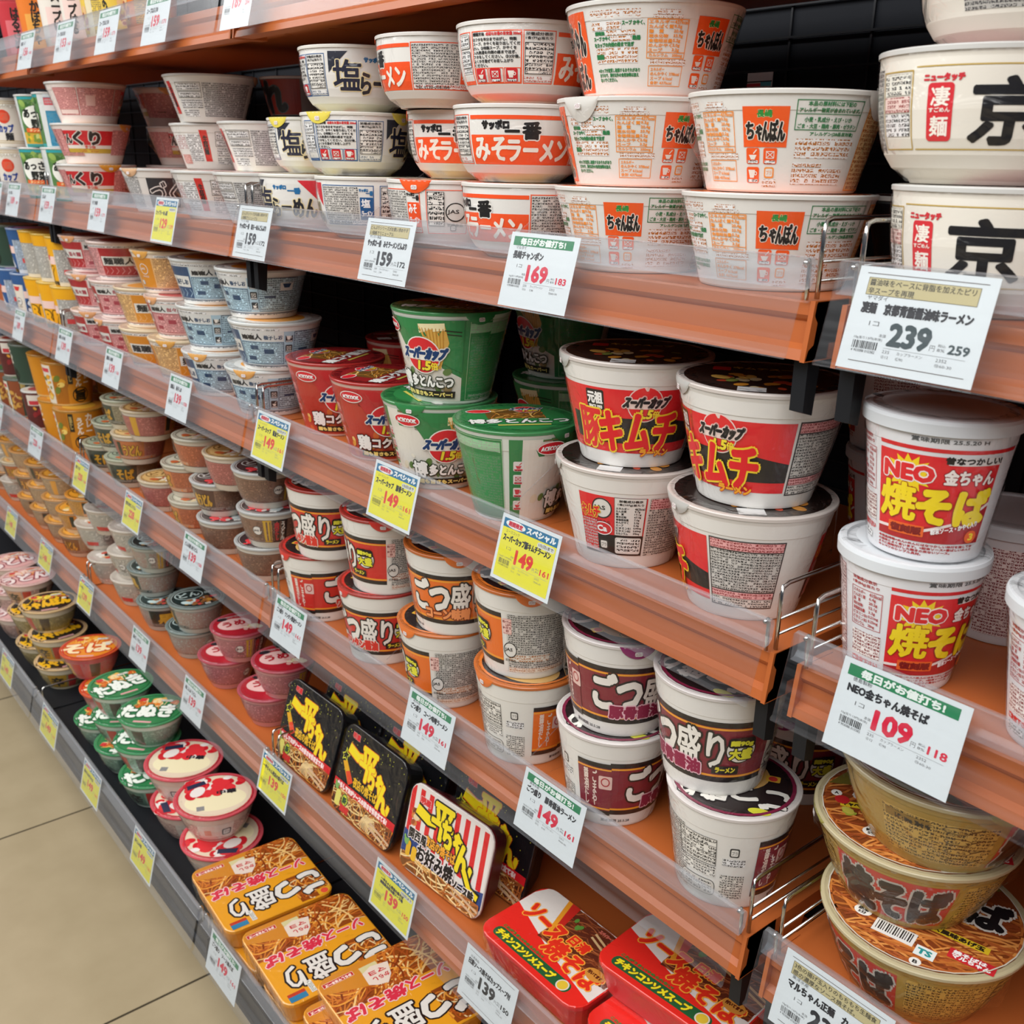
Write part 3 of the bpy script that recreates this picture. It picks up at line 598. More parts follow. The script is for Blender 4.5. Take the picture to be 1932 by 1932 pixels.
# -- green and red cups of the same maker
def a_super(a, H, c, cd, food, name, seed):
    a.r(-78, 3, 156, 92, c); a.p([(-66, 95), (-40, 95), (-22, 56), (20, 44), (48, 30), (48, 3), (-66, 3)], '#d9d5ca' if c[1] != 'b' else '#b3382a'); a.blobs(-60, 4, 100, 40, seed, food, 22, 5)
    a.p([(-26, 95), (48, 95), (48, 36), (24, 48), (-6, 70)], c)
    a.p([(4, 88), (30, 90), (34, 70), (24, 40), (12, 42), (10, 68)], '#d6a64e'); a.p([(4, 90), (30, 92), (30, 84), (4, 80)], '#e9dcae')
    for i in range(7): a.ribbon([(8+i*3.4, 86), (10+i*3.0, 66), (13+i*1.8, 44)], .7, '#b67f2a')
    a.ribbon([(30, 84), (46, 82)], 1.2, '#2a221c'); a.ribbon([(30, 80), (46, 78)], 1.2, '#2a221c')
    a.e(-38, 84, 15, 7.5, '#cf2430'); a.ring(-38, 84, 15, 7.5, 1, '#e6e2da'); a.t('ACECOOK', -49, 81.6, 22, 4.6, '#eee', .4); a.f(-48, 92, 20, 2.4, '#cf4a4a', c, 2.4)
    logo(a, 4, 55, 1.62, '#cf2a30', '#173a6b'); ol = '#26301f' if c[1] != 'b' else '#3a1410'
    a.t(name[0], -37, 16, 18, 19, '#e8e8e4', .8, ol, 1.3); a.t(name[1:], -16, 19, 54, 13, '#e8e8e4', .8, ol, 1.3)
    a.r(-34, 7, 74, 8, '#1f1d18', 1); a.t('麺も旨さもスーパー!', -31, 8.4, 68, 5, '#e6d47a', .4)
    a.f(54, 78, 60, 13, '#d5e0cf', cd, 2.4); a.r(54, 4, 60, 74, c); a.f(56, 14, 56, 62, cd, c, 2.7); a.f(58, 5, 50, 6, '#dfe4d8', c, 3); a.b(54, 4, 60, 90, .6, '#9fbf98' if c[1] != 'b' else '#e08a7a')
    a.r(-150, 3, 66, 92, c); a.f(-148, 78, 62, 13, '#d5e0cf', cd, 2.4); a.f(-148, 14, 62, 62, cd, c, 2.7); a.b(-150, 4, 66, 90, .6, '#9fbf98' if c[1] != 'b' else '#e08a7a')
    for i in range(4): ic(a, -74, 60-i*15, 10, '#d9d6d0' if c[1] != 'b' else '#e0a8a0', i % 3, '#c8404a')
    a.r(118, 3, 70, 92, '#cfcabd'); a.blobs(120, 4, 66, 88, seed+3, food, 26, 6)
def l_super(c, name):
    def fn(a, r):
        a.e(0, 0, r, r, c); a.noodles(-r*.5, -r*.1, r, r*.7, 5, base='#6a4a20'); a.p([(-r*.95, -r*.1), (r*.95, -r*.1), (r*.8, -r*.55), (-r*.8, -r*.55)], c)
        a.t(name, -r*.85, -r*.42, r*1.7, r*.28, '#e6e6e2', .9, '#26241f', 1.2); a.r(-r*.4, -r*.58, r*.9, 4, '#cabf5a'); logo(a, r*.25, r*.55, 1.1, '#cf2a30', '#173a6b'); a.e(-r*.6, r*.45, 14, 8, '#cf2430'); a.ring(-r*.6, r*.45, 14, 8, 1, '#eee')
    return fn
cup_kind('green_super', .067, .0440, .1023, 'cup', lambda a, H: a_super(a, H, '#2f7d46', '#84b58a', ('#d8cfb8', '#c7b88e', '#8d7a50', '#e2dccb', '#5b7a40', '#b08a4a'), '博多とんこつ', 3), l_super('#2c7a42', '博多とんこつ'), body='#cfd6cc', lidc='#3b7d4b', rim=None, tab=40, tabc='#2f7d46', desc='green ramen cup with round emblem')
cup_kind('red_super', .067, .0440, .1023, 'cup', lambda a, H: a_super(a, H, '#b8252a', '#e09a8a', ('#d99a3a', '#c9602a', '#e2b86a', '#b0402a', '#f0c88a'), '鶏コク醤油', 6), l_super('#8c1f22', '鶏コク醤油'), body='#d8b4a8', lidc='#a02a28', tab=40, tabc='#b8252a', desc='red soy cup with noodle picture')

# -- white cup with plastic cap
def a_neo(a, H):
    r = '#d3252c'
    a.r(-36, 84, 96, 3, r); a.r(-36, 15, 82, 66, r); a.p([(-36, 22), (-36, 15), (46, 15), (46, 44), (20, 30)], '#a81e28'); a.ribbon([(-36, 22), (0, 24), (24, 32), (46, 46)], 2.2, '#e6d9d6'); a.r(10, 75.5, 36, 6, '#dcd8d6'); a.t('昔なつかしい!', 8, 76.5, 38, 5, '#26221f', .35)
    a.star(-14, 66, 11, 17, 14, '#e8c81e', .86); a.t('NEO', -31, 61.5, 33, 11, r, 1, '#ecdedb', 1.0)
    a.t('金ちゃん', 9, 61, 34, 11, '#ece4e0', .5, '#8a1820', .6)
    a.t('焼', -33, 31, 26, 27, '#ead01e', 1.0, '#9a3a18', .6); a.t('そば', -5, 31, 48, 26, '#ead01e', 1.8, '#9a3a18', .6)
    a.rr(-26, 19, 27, 8.5, .8, '#e2622a'); a.t('復刻版', -24, 20.6, 23, 5.4, '#7a1418', .5); a.t('粉末ソース・かやく入り', 6, 22, 34, 4.2, '#eee', .2, sk=.1, rot=.22); a.e(36, 21, 5, 5, '#e2622a'); a.t('3', 34.4, 18.6, 3.4, 5, '#f0d030', .4)
    lines(a, -36, 4, 78, 10, ['◆商品特徴<めん>めんにはなつかしい味付を施してお', 'の風味とよく合います。<粉末ソース>香ばしいめんと', 'ように風味付けした飽きの来ないソース。', 'キャベツのシンプル具材。'], '#a8262e', .12)
    a.t('栄養成分表示', -66, 84, 20, 3, '#a8343a', .1); a.t('1食(84g)当たり', -66, 80, 22, 3, '#a8343a', .1); a.b(-67, 46, 26, 32, .5, '#b0484c')
    lines(a, -65, 47, 13, 30, ['エネルギー', 'たんぱく質', '脂　質', '炭水化物', '食塩相当量', 'ビタミンB1', 'ビタミンB2', 'カルシウム'], '#a8343a', .08); lines(a, -51, 47, 9, 30, ['415kcal', '6.4g', '20.2g', '52.1g', '3.3g', '0.21mg', '0.25mg', '20mg'], '#a8343a', .08)
    a.f(-66, 22, 26, 20, '#a8343a', '#d8cfcc', 2.5); a.t('ご注意下さい', -66, 15, 25, 4.4, '#cf2a30', .3); a.f(-66, 6, 20, 6, '#666', W_, 2.2)
    a.f(-120, 6, 44, 84, '#9a4a50', '#cbbdbb', 2.5); a.b(-121, 5, 46, 86, .5, '#a8343a'); a.r(-36, 2.4, 0.1, .1, r)
    a.t('賞味期限 25.5.20 H', -14, 91, 46, 3.4, '#55585a', .1); a.f(70, 8, 40, 80, '#a8434a', '#d2c8c6', 2.5)
cup_kind('neo', .052, .0385, .1024, 'cup', a_neo, None, body='#d8d9dc', lidc='#cdd2d6', cap=True, film=True, sc=(.98, .953), desc='white capped cup with yellow burst')

# -- noodle bowls by the dozen, mid-distance
def a_artisan(a, H, c, cl, dk, lab):
    a.r(-190, 9.5, 380, 49, cl); a.r(-58, 9.5, 100, 49, c); a.r(-56, 27, 96, 17, '#d8d8d2'); a.t('麺職人', -52, 29.5, 56, 12, '#20242a', .6); a.t(lab, 8, 31, 29, 8, dk, .4)
    for i in range(9): a.ribbon([(-54+i*11, 12), (-48+i*11, 18), (-52+i*11, 24)], 1, cl)
    a.r(44, 44, 62, 14.5, '#d4d6d4'); a.t('麺職人', 47, 46.5, 30, 8.5, '#20242a', .5); a.t(lab, 80, 47, 24, 7, dk, .3)
    a.f(44, 11, 62, 32, dk, cl, 2.2); a.r(58, 32, 12, 6, dk); a.r(78, 26, 14, 7, dk); a.r(50, 16, 14, 6, dk); a.b(44, 11, 62, 32, .6, dk)
    for i in range(3): ic(a, 108, 13+i*15, 10, '#22262c', i)
    a.f(120, 12, 56, 46, dk, cl, 2.7); a.r(150, 40, 20, 14, '#dfe2e0'); a.p([(153, 50), (167, 50), (164, 44), (156, 44)], c); a.r(128, 30, 16, 3, dk); a.b(119.4, 11, 57, 47.5, .6, dk)
    a.f(-190, 11, 40, 46, dk, cl, 2.3); a.f(-104, 12, 44, 46, dk, cl, 2.3); a.r(-146, 9.5, 40, 49, c); jas(a, -124, 40, 9, '#ddd', c); pla(a, -140, 14, 7, '#bcd')
    a.r(-190, 7.2, 380, 1.2, dk); a.f(-190, 4.6, 380, 2, '#344', W_, 4); a.f(-100, 60, 200, 3, '#344', W_, 3)
cup_kind('artisan_blue', .066, .047, .069, 'cup', lambda a, H: a_artisan(a, H, '#2c4a70', '#a9c6d6', '#2a4666', '柚子しお'), l_gen('#d9dad6', '#e8a040', None, 2), tab=(-50, 60), tabc='#e0a860', lidc='#c9ccca', desc='blue and white noodle bowl', cat='noodle bowl')
cup_kind('artisan_orange', .066, .047, .069, 'cup', lambda a, H: a_artisan(a, H, '#d08722', '#dfae74', '#a04a2a', '味噌'), l_gen('#d9c8a6', '#e8a040', None, 2), tab=(-50, 60), tabc='#d8a050', lidc='#d0bfa0', body='#e2d2c0', desc='orange noodle bowl', cat='noodle bowl')
cup_kind('artisan_red', .066, .047, .069, 'cup', lambda a, H: a_artisan(a, H, '#a8242c', '#dd9a9a', '#a03a4a', '担々麺'), l_gen('#d9c8c0', '#b44', None, 2), tab=(-50, 60), tabc='#d8a070', lidc='#d8c4bc', body='#e4d2cc', desc='pink noodle bowl', cat='noodle bowl')

def a_umai(a, H, c, dk, txt, cols):
    a.r(-150, 4, 300, 90, c); a.r(-40, 4, 30, 90, cols[1]); a.blobs(-44, 20, 38, 50, 5, cols, 16, 8); a.r(-8, 50, 10, 42, dk); a.t('旨だし', -6, 56, 6, 30, '#c9b06a', .3, vert=True)
    if len(txt) > 3: a.t(txt[:3], 26, 50, 12, 40, '#eee6d4', .8, vert=True); a.t(txt[3:], 8, 44, 12, 38, '#eee6d4', .8, vert=True)
    else: a.t(txt, 10, 50, 14, 40, '#eee6d4', .8, vert=True)
    a.e(18, 24, 19, 18, '#1d1a14'); a.e(18, 24, 16.5, 15.5, c); a.t('旨', 6, 12, 24, 24, '#1d1a14', 1.4); a.r(-74, 4, 32, 88, '#d9d2c2'); a.r(-70, 76, 24, 9, '#c8404a'); a.blobs(-72, 10, 28, 62, 9, cols, 18, 7)
    a.e(94, 30, 19, 18, '#1d1a14'); a.e(94, 30, 16.5, 15.5, c); a.t('旨', 82, 18, 24, 24, '#1d1a14', 1.4); a.t(txt[:3], 88, 52, 12, 38, '#eee6d4', .8, vert=True)
cup_kind('umai_orange', .055, .043, .098, 'cup', lambda a, H: a_umai(a, H, '#c98520', '#2e2a1c', 'カレーうどん', ('#d99a2a', '#a86a1e', '#e6c86a', '#6e7a30')), l_gen('#b5762a', '#c93', None, 1), body='#d9b878', lidc='#a8782e', film=False, desc='tall orange curry udon cup')
cup_kind('umai_green', .055, .043, .098, 'cup', lambda a, H: a_umai(a, H, '#30463a', '#c9b06a', 'そば', ('#c99a4a', '#8a4a2e', '#d9b87a')), l_gen('#46564c', '#363', None, 1), body='#8c968c', lidc='#5a665e', film=False, desc='tall dark green soba cup')
def a_slim(a, H):
    a.r(-110, 4, 220, 88, '#5a2a28'); a.r(-30, 60, 60, 26, '#d8d2c8'); a.r(-26, 62, 52, 10, '#c23a44'); a.blobs(-30, 6, 60, 52, 3, ('#c9602a', '#d99a3a', '#8c2a2e'), 14, 8)
cup_kind('slim_red', .04, .03, .094, 'cup', a_slim, l_gen('#c9b8a8', '#933', None, 1), body='#d0c4b8', film=False, desc='slim dark red noodle cup')

def a_don(a, H, c, pr, dk, txt, gold='#c9982e'):
    pr = tuple(v*.74 for v in lin(pr)[:3])+(1,)
    a.r(-170, 12, 340, 38, pr); a.f(28, 13, 84, 36, dk, pr, 2.2); a.f(-80, 13, 48, 36, dk, pr, 2.2); a.f(-165, 14, 70, 34, dk, pr, 2.3)
    a.r(-30, 12, 56, 38, c); a.r(-28, 14, 10, 34, '#2a2e22'); a.t(txt, -14, 20, 34, 22, gold, 1, '#2a1a14', 1); a.r(-94, 12, 13, 38, gold); a.f(-30, 13, 80, 6, '#e6ddd0', c, 3)
    jas(a, 122, 32, 8, '#333', '#e0ddd6'); a.r(132, 12, 12, 38, '#c9a02e'); a.r(146, 12, 22, 38, '#241f1e'); a.t('肉だし', 149, 15, 6, 32, '#c03038', .4, vert=True); a.t('うどん', 158, 15, 6, 32, '#e6e0d4', .4, vert=True); a.r(-170, 11, 340, .8, '#4a2c28'); a.r(-170, 50, 340, .8, '#4a2c28')
def l_don(c, ring, seed, cols=('#d9c8a0', '#c9903a', '#b55a34', '#e6ddd0')):
    def fn(a, r):
        a.e(0, 0, r, r, c); a.ring(0, 0, r*.97, r*.97, r*.03, ring); a.blobs(-r*.75, -r*.8, r*1.55, r*.75, seed, cols+(ring,), 26, r*.17)
        a.e(-r*.2, r*.32, r*.56, r*.44, ring); a.e(-r*.2, r*.32, r*.51, r*.40, c); a.t('どん', -r*.6, r*.14, r*.8, r*.42, ring, .8); a.t('旨だし', r*.4, r*.2, r*.42, r*.2, ring, .4, sk=.2)
        a.f(-r*.5, r*.76, r, r*.12, ring, c, 4); a.r(r*.1, -r*.86, r*.22, r*.14, '#d6d4cf'); a.f(r*.1, -r*.86, r*.22, r*.14, '#333', '#d6d4cf', 1.6); a.e(r*.62, -r*.2, r*.16, r*.1, '#c03038')
    return fn
cup_kind('don_pink', .053, .0365, .0605, 'dish', lambda a, H: a_don(a, H, '#b5693a', '#c47a70', '#8c3a3a', 'うどん'), l_don('#c9a468', '#7a5a2e', 4), body='#cdc2b2', lidc='#bcae94', film=True, desc='salmon pink udon bowl', cat='noodle bowl')
cup_kind('don_orange', .053, .0365, .0605, 'dish', lambda a, H: a_don(a, H, '#c4763c', '#c9744e', '#9a4a30', 'そば'), l_don('#b9b6a4', '#6a6a5a', 4), body='#c9beac', lidc='#aeab9b', film=True, desc='orange soba bowl', cat='noodle bowl')
cup_kind('don_brown', .053, .0365, .0605, 'dish', lambda a, H: a_don(a, H, '#54382e', '#94705c', '#4a2c24', '肉うどん'), l_don('#3a2c2e', '#b9b4b0', 4, ('#c9d0d0', '#a8b4b6', '#cf3a40')), body='#c9c3b6', lidc='#a9acab', film=True, desc='brown udon bowl with dark lid', cat='noodle bowl')
cup_kind('don_green', .053, .0365, .0605, 'dish', lambda a, H: a_don(a, H, '#39443a', '#a89f82', '#55503e', 'そば'), l_don('#8f9a84', '#2e3a32', 4), body='#bfbcaa', lidc='#9da18c', film=True, desc='pale green soba bowl', cat='noodle bowl')

# -- thick ramen cups, three colours
def a_gotsu(a, H, c, c2, flav, fc, fe):
    a.r(-62, 11, 140, 47, '#1c1719'); a.r(-62, 15, 140, 39, c); a.r(-62, 52, 140, 1.6, '#e79a2a'); a.r(-62, 15.4, 140, 1.6, '#e79a2a')
    a.t('ごつ', -45, 24, 42, 28, '#e6e2da', 1.7, '#1c1719', 1.6); a.t('盛り', 0, 23, 38, 28, '#e6e2da', .7, '#1c1719', 1.7)
    a.t(flav, -30, 16.5, 50, 10, fc, .8, fe, 1.0)
    a.e(52, 37, 12.5, 10.2, '#1c1719'); a.e(52, 37, 11.4, 9.3, '#dfdcd2'); a.rr(41, 39, 22, 8, 3, '#1c1719'); a.t('麺90g', 43, 40.3, 18, 4.4, '#dcd83a', .4); a.t('大盛', 43, 30.4, 18, 8, '#dcd83a', .6, '#1c1719', .8)
    a.rr(30, 18.2, 22, 6.4, .6, '#1c1719'); a.t('ラーメン', 33, 19.6, 16, 3.8, '#d8c83a', .35)
    a.r(78, 6, 5, 52, '#dcd9d2'); a.f(84, 6, 66, 52, '#303032', '#b2b0aa', 2.2); a.f(84, 16, 44, 6, c2, '#c9c4ba', 2.4); a.f(84, 6, 66, 4, c2, '#d0c9bd', 2.4)
    a.rr(79, 40, 9, 14, 1, '#dcb0a8'); a.f(79.4, 41, 8, 12, '#b04848', '#dcb0a8', 3); jas(a, 86, 26, 7)
    a.table(-158, 34, 34, 22, 7, '#555', bg='#cfccc5'); a.f(-158, 24, 34, 9, '#444', '#cfccc5', 2.4); a.rr(-158, 8, 34, 13, 4, '#555'); a.rr(-157.4, 8.5, 32.8, 12, 3.6, '#d3d0c9'); a.f(-155, 10, 28, 9, '#444', '#d3d0c9', 2.6); pla(a, -114, 44, 7.5); a.f(-119, 36, 18, 6, '#666', W_, 2.4); a.f(-120, 8, 20, 20, '#444', '#c5c2bb', 2.2)
    a.r(-92, 10, 31, 47, '#1c1719'); a.r(-92, 14, 31, 39, c); a.r(-92, 51, 31, 1.4, '#e79a2a'); a.r(-92, 15, 31, 1.4, '#e79a2a'); a.rr(-72, 34, 12, 12, 1.2, '#dcb8b0'); a.ring(-66, 40.6, 4, 4, 1, '#a82a34'); a.t('ごまや', -78, 18, 4.4, 32, '#e2cfc4', .2, vert=True); a.t('醤油だし', -86, 18, 4.4, 32, '#e2cfc4', .2, vert=True)
    a.t('賞味期限 25.5.28', -70, 4, 30, 2.6, '#555', .1)
def l_gotsu(c, c2):
    def fn(a, r):
        a.e(0, 0, r, r, '#241b1c'); a.e(r*.15, -r*.25, r*.7, r*.55, '#c9a060'); a.blobs(-r*.4, -r*.7, r*1.1, r*.7, 7, ('#d9b06a', '#e6d8ae', '#b5782e', '#7a8a3a', c), 18, 8)
        a.t('ごつ', -r*.9, r*.1, r*.9, r*.55, '#dcd9d2', 1.4, '#1c1719', 1.4); a.t('盛り', r*.02, r*.2, r*.8, r*.5, '#dcd9d2', 1.2, '#1c1719', 1.4); a.rr(-r*.72, -r*.35, 13, 10, 1.5, '#d8a83a'); a.e(-r*.72+6.5, -r*.35+5, 4, 4, '#c83a34'); a.e(-r*.5, r*.75, 10, 5, '#c9c83a'); a.ring(0, 0, r, r, r*.06, c)
    return fn
cup_kind('gotsu_red', .0605, .046, .1037, 'cup', lambda a, H: a_gotsu(a, H, '#c82a24', '#d8662a', 'ワンタン醤油', '#d2382c', '#e8d0c4'), l_gotsu('#c8302a', '#e90'), tab=-30, tabc='#c8302a', lidc='#97302a', body='#dbd9d2', sc=(1.1, 1.37), desc='red ramen cup')
cup_kind('gotsu_orange', .0605, .046, .1037, 'cup', lambda a, H: a_gotsu(a, H, '#df6a1e', '#e08a3a', 'コーン味噌', '#e8935a', '#7a2c10'), l_gotsu('#d8742c', '#e90'), tab=(-20, 100), tabc='#d8702c', lidc='#b8642c', body='#dbd9d2', sc=(1.1, 1.37), desc='orange ramen cup')
cup_kind('gotsu_purple', .0605, .046, .1037, 'cup', lambda a, H: a_gotsu(a, H, '#7c1f30', '#9a5a68', '豚骨醤油', '#8c2446', '#e6b8c4'), l_gotsu('#7a2440', '#e90'), tab=-10, tabc='#8c2668', lidc='#cfc9c6', body='#dbd9d4', sc=(1.1, 1.37), desc='maroon ramen cup')

# -- gold yakisoba dish with pictured lid
def a_yaki(a, H):
    a.r(-230, 4, 460, 44, '#a5853a'); a.r(-60, 6, 84, 40, '#b8322a'); a.t('焼そば', -56, 8, 76, 34, '#26201e', 2.4, '#b9b4ac', 1.6); a.f(30, 8, 60, 38, '#4a3a1c', '#b08f42', 2.8)
    a.f(-140, 8, 74, 36, '#5a4520', '#b3924a', 3); a.f(-138, 36, 30, 6, '#2a2014', '#7a5c20', 6)
    for i in range(4): a.ring(-92+i*2, 40-i*9, 9, 3, .6, '#4a381a'); a.ribbon([(-84+i*2, 40-i*9), (-76+i*2, 43-i*9)], 1, '#4a381a')
    a.table(92, 8, 40, 38, 6, '#3a2e16', bg='#8f7434')
def l_yaki(a, r):
    a.e(0, 0, r, r, '#7a3a1a'); a.noodles(-r, -r, 2*r, r*1.5, 12, ('#c97a3a', '#a8582a', '#d8904a', '#8c4220', '#b5682e'), 150, 2.2, 0.3, None, r*.97)
    a.p([(-r*.93, r*.3), (-r*.6, r*.78), (r*.1, r*.98), (r*.6, r*.8), (r*.3, r*.45)], '#6e6428'); a.t('焼', -r*.62, r*.1, r*.5, r*.5, '#1c1a1c', 2.2, '#d9d6ce', 2.2); a.t('そば', -r*.02, r*.05, r*.8, r*.45, '#1c1a1c', 2.2, '#d9d6ce', 2.2)
    a.r(-r*.8, -r*.12, r*.75, 8, '#d8b82a'); a.t('キャベツ・あおさあげ玉', -r*.78, -r*.1, r*.7, 5.4, '#26201a', .4); a.r(-r*.2, -r*.34, r*.95, 8, '#d8b82a'); a.t('マヨネーズ風味あげ玉', -r*.16, -r*.32, r*.86, 5.4, '#26201a', .4)
    a.r(-r*.32, -r*.72, 32, 16, '#d9d7d2')
    for i in range(15): a.r(-r*.32+2+i*1.9, -r*.72+3.5, (.6, 1.1, .8)[i % 3], 11, '#1c1c1e')
    a.e(-r*.48, -r*.5, 7, 6, '#e0ded8'); a.t('熱湯', -r*.48-4, -r*.5, 8, 3.6, '#222', .2); a.t('5分', -r*.48-3, -r*.5-4, 6, 3.4, '#222', .2)
    a.r(r*.14, -r*.8, 15, 12, '#d8e0de'); a.t('TS', r*.14+2, -r*.8+3, 10, 6, '#2a8a8a', .5); a.rr(r*.42, -r*.62, 34, 12, 1, '#c02830'); a.t('焼そばは', r*.42+3, -r*.62+6.4, 24, 4.4, '#eee', .3); a.t('マルちゃん', r*.42+3, -r*.62+1.6, 28, 4.4, '#eee', .3)
    a.e(-r*.84, r*.12, 4.4, 4.4, '#e6e4de'); a.t('A', -r*.84-1.6, r*.12-1.8, 3.2, 3.6, '#222', .2); a.e(r*.2, -r*.93+2, 4.4, 4.4, '#e6e4de'); a.t('B', r*.2-1.6, -r*.93, 3.2, 3.6, '#222', .2); a.e(-r*.78, 0, 6, 6, '#b8262a'); a.blobs(-r*.8, -r*.3, 20, 14, 4, ('#9aa23a', '#b9b04a'), 5, 5)
    a.ring(0, 0, r, r, 1.0, '#d0c9b8')
cup_kind('yaki_dish', .080, .053, .070, 'dish', a_yaki, l_yaki, body='#a88c48', lidc='#b5aa88', tab=(-80,), tabc='#9a9440', sc=(1.05, 1.25), desc='gold yakisoba dish', cat='noodle bowl')

# -- rows on the two low shelves, further along
cup_kind('beige_bowl', .056, .038, .058, 'dish', lambda a, H: a_don(a, H, '#8a5a34', '#c9ab86', '#8c6a4a', 'うどん', '#e0a040'), l_don('#d99a3a', '#7a3a1a', 6), body='#cdbba2', lidc='#bc8a50', film=True, desc='beige udon bowl with amber lid', cat='noodle bowl')
cup_kind('orange_bowl', .056, .038, .058, 'dish', lambda a, H: a_don(a, H, '#d9841e', '#dca24a', '#a8601e', 'どん', '#26201a'), l_don('#e09a2e', '#26201a', 6, ('#f0c86a', '#efe0b8', '#6a7a3a', '#d8702a')), body='#d6bd9c', lidc='#d08c34', film=True, desc='orange bowl with brush character', cat='noodle bowl')
def a_wht(a, H): a.f(-165, 10, 330, 42, '#77736a', '#bdb9ae', 2.6); a.r(20, 12, 30, 10, '#c8342e'); a.f(-60, 8, 70, 8, '#c8342e', '#d9d4ca', 3); jas(a, 70, 32, 8)
cup_kind('white_bowl', .055, .036, .060, 'dish', a_wht, lambda a, r: (a.e(0, 0, r, r, '#b9b2a8'), a.blobs(-r*.8, -r*.6, r*1.6, r*1.2, 4, ('#c8442e', '#e6e2da', '#dedad2', '#8a5a34', '#d99a4a'), 20, r*.3), a.t('ら', -r*.4, -r*.3, r*.8, r*.6, '#22201e', 1)), body='#cfc6b8', lidc='#c0b8ac', film=True, desc='greyish white bowl', cat='noodle bowl')
cup_kind('black_bowl', .053, .035, .060, 'dish', lambda a, H: a_don(a, H, '#22302e', '#a9ada2', '#c05a54', '黒', '#c9a02e'), l_don('#1d2c2c', '#a8b8b4', 4, ('#8a5a34', '#c9903a', '#b9d0d0', '#b5423a')), body='#b2b8b0', lidc='#6f7d7a', film=True, desc='dark green bowl', cat='noodle bowl')
cup_kind('rose_bowl', .053, .033, .060, 'dish', lambda a, H: a_don(a, H, '#a8343c', '#cf8a8e', '#8c2a34', '梅', '#c9a83a'), lambda a, r: (a.e(0, 0, r, r, '#a8202e'), a.f(-r*.6, r*.7, r*1.2, r*.14, '#eee', '#8c1c28', 4), a.e(-r*.2, r*.1, r*.62, r*.5, '#e0b8b4'), a.t('うめ', -r*.6, -r*.05, r*.8, r*.42, '#a8202e', 1.2), a.blobs(-r*.1, -r*.7, r*.8, r*.6, 8, ('#e6dcc0', '#c9b86a', '#6a7a4a', '#d9a8a0'), 12, r*.18), a.e(-r*.5, r*.66, r*.2, r*.13, '#26262e')), body='#cf9090', lidc='#a84c58', film=True, desc='rose pink bowl', cat='noodle bowl')
def a_low(a, H, pr, ink, gold): a.f(-200, 6, 400, 40, ink, pr, 2.6); a.r(-20, 8, 40, 36, gold); a.r(24, 8, 18, 36, '#b8342e'); a.t('辛', -14, 12, 28, 26, '#2a2620', 1.2); a.r(60, 8, 20, 36, '#4a4038')
def l_bold(c, rim, txt, tcol, out, seed, cols):
    def fn(a, r):
        a.e(0, 0, r, r, c); a.blobs(-r*.75, r*.0, r*1.6, r*.85, seed, cols, 34, r*.17)
        for k in range(9): a.ribbon([(-r*.7+k*r*.17, r*.1), (-r*.6+k*r*.15, r*.35), (-r*.7+k*r*.17, r*.6)], r*.03, cols[k % len(cols)])
        a.t(txt, -r*.9, -r*.62, r*1.72, r*.78, tcol, r*.045, out, r*.06, rot=.14); a.r(-r*.3, -r*.84, r*.6, r*.1, '#d8a0a0'); a.ring(0, 0, r, r, r*.045, rim)
        a.f(r*.1, r*.56, r*.4, r*.14, '#555', '#d9d4c8', 2); a.rr(-r*.62, r*.5, r*.22, r*.2, 1, '#c83a3a'); a.r(r*.5, r*.1, r*.16, r*.16, '#d6d4cf')
    return fn
cup_kind('yellow_low', .064, .041, .0617, 'dish', lambda a, H: a_low(a, H, '#a89a6c', '#54482c', '#b8902e'), l_bold('#26211c', '#c9a884', 'ちゃんぽん', '#e6b01e', '#1d1916', 3, ('#e0b02a', '#d88a2a', '#e6d04a', '#b8603a')), body='#ddd2b8', lidc='#c9aa7c', desc='yellow and black bowl', cat='noodle bowl')
cup_kind('pink_low', .064, .041, .0617, 'dish', lambda a, H: a_low(a, H, '#c9aaa0', '#7a5450', '#c99a7a'), l_bold('#d8a8a4', '#dcb8b4', 'うどん', '#e8d8d4', '#8c3a4a', 3, ('#d99a6a', '#c8683a', '#e6c8b8')), body='#e0cfc4', lidc='#d8b4ac', desc='pink lidded bowl', cat='noodle bowl')
cup_kind('orange_low', .062, .039, .059, 'dish', lambda a, H: a_low(a, H, '#a8424a', '#d9b0a8', '#d8a04a'), l_bold('#e08a2a', '#c8302a', 'そば', '#f0dcae', '#c8401e', 5, ('#e9b04a', '#d8702a', '#f0cf8a')), body='#b8505a', lidc='#c8502e', desc='maroon bowl with orange lid', cat='noodle bowl')
cup_kind('green_low', .062, .039, .059, 'dish', lambda a, H: a_low(a, H, '#8fae9c', '#4a6a58', '#5a7a6a'), l_bold('#2f7d4a', '#2a7a48', 'たぬき', '#e9efe6', '#24603c', 7, ('#e6b45a', '#d8782a', '#e9cf9a', '#c9602a')), body='#c9d8cc', lidc='#3f8a5a', desc='green bowl with lettered lid', cat='noodle bowl')
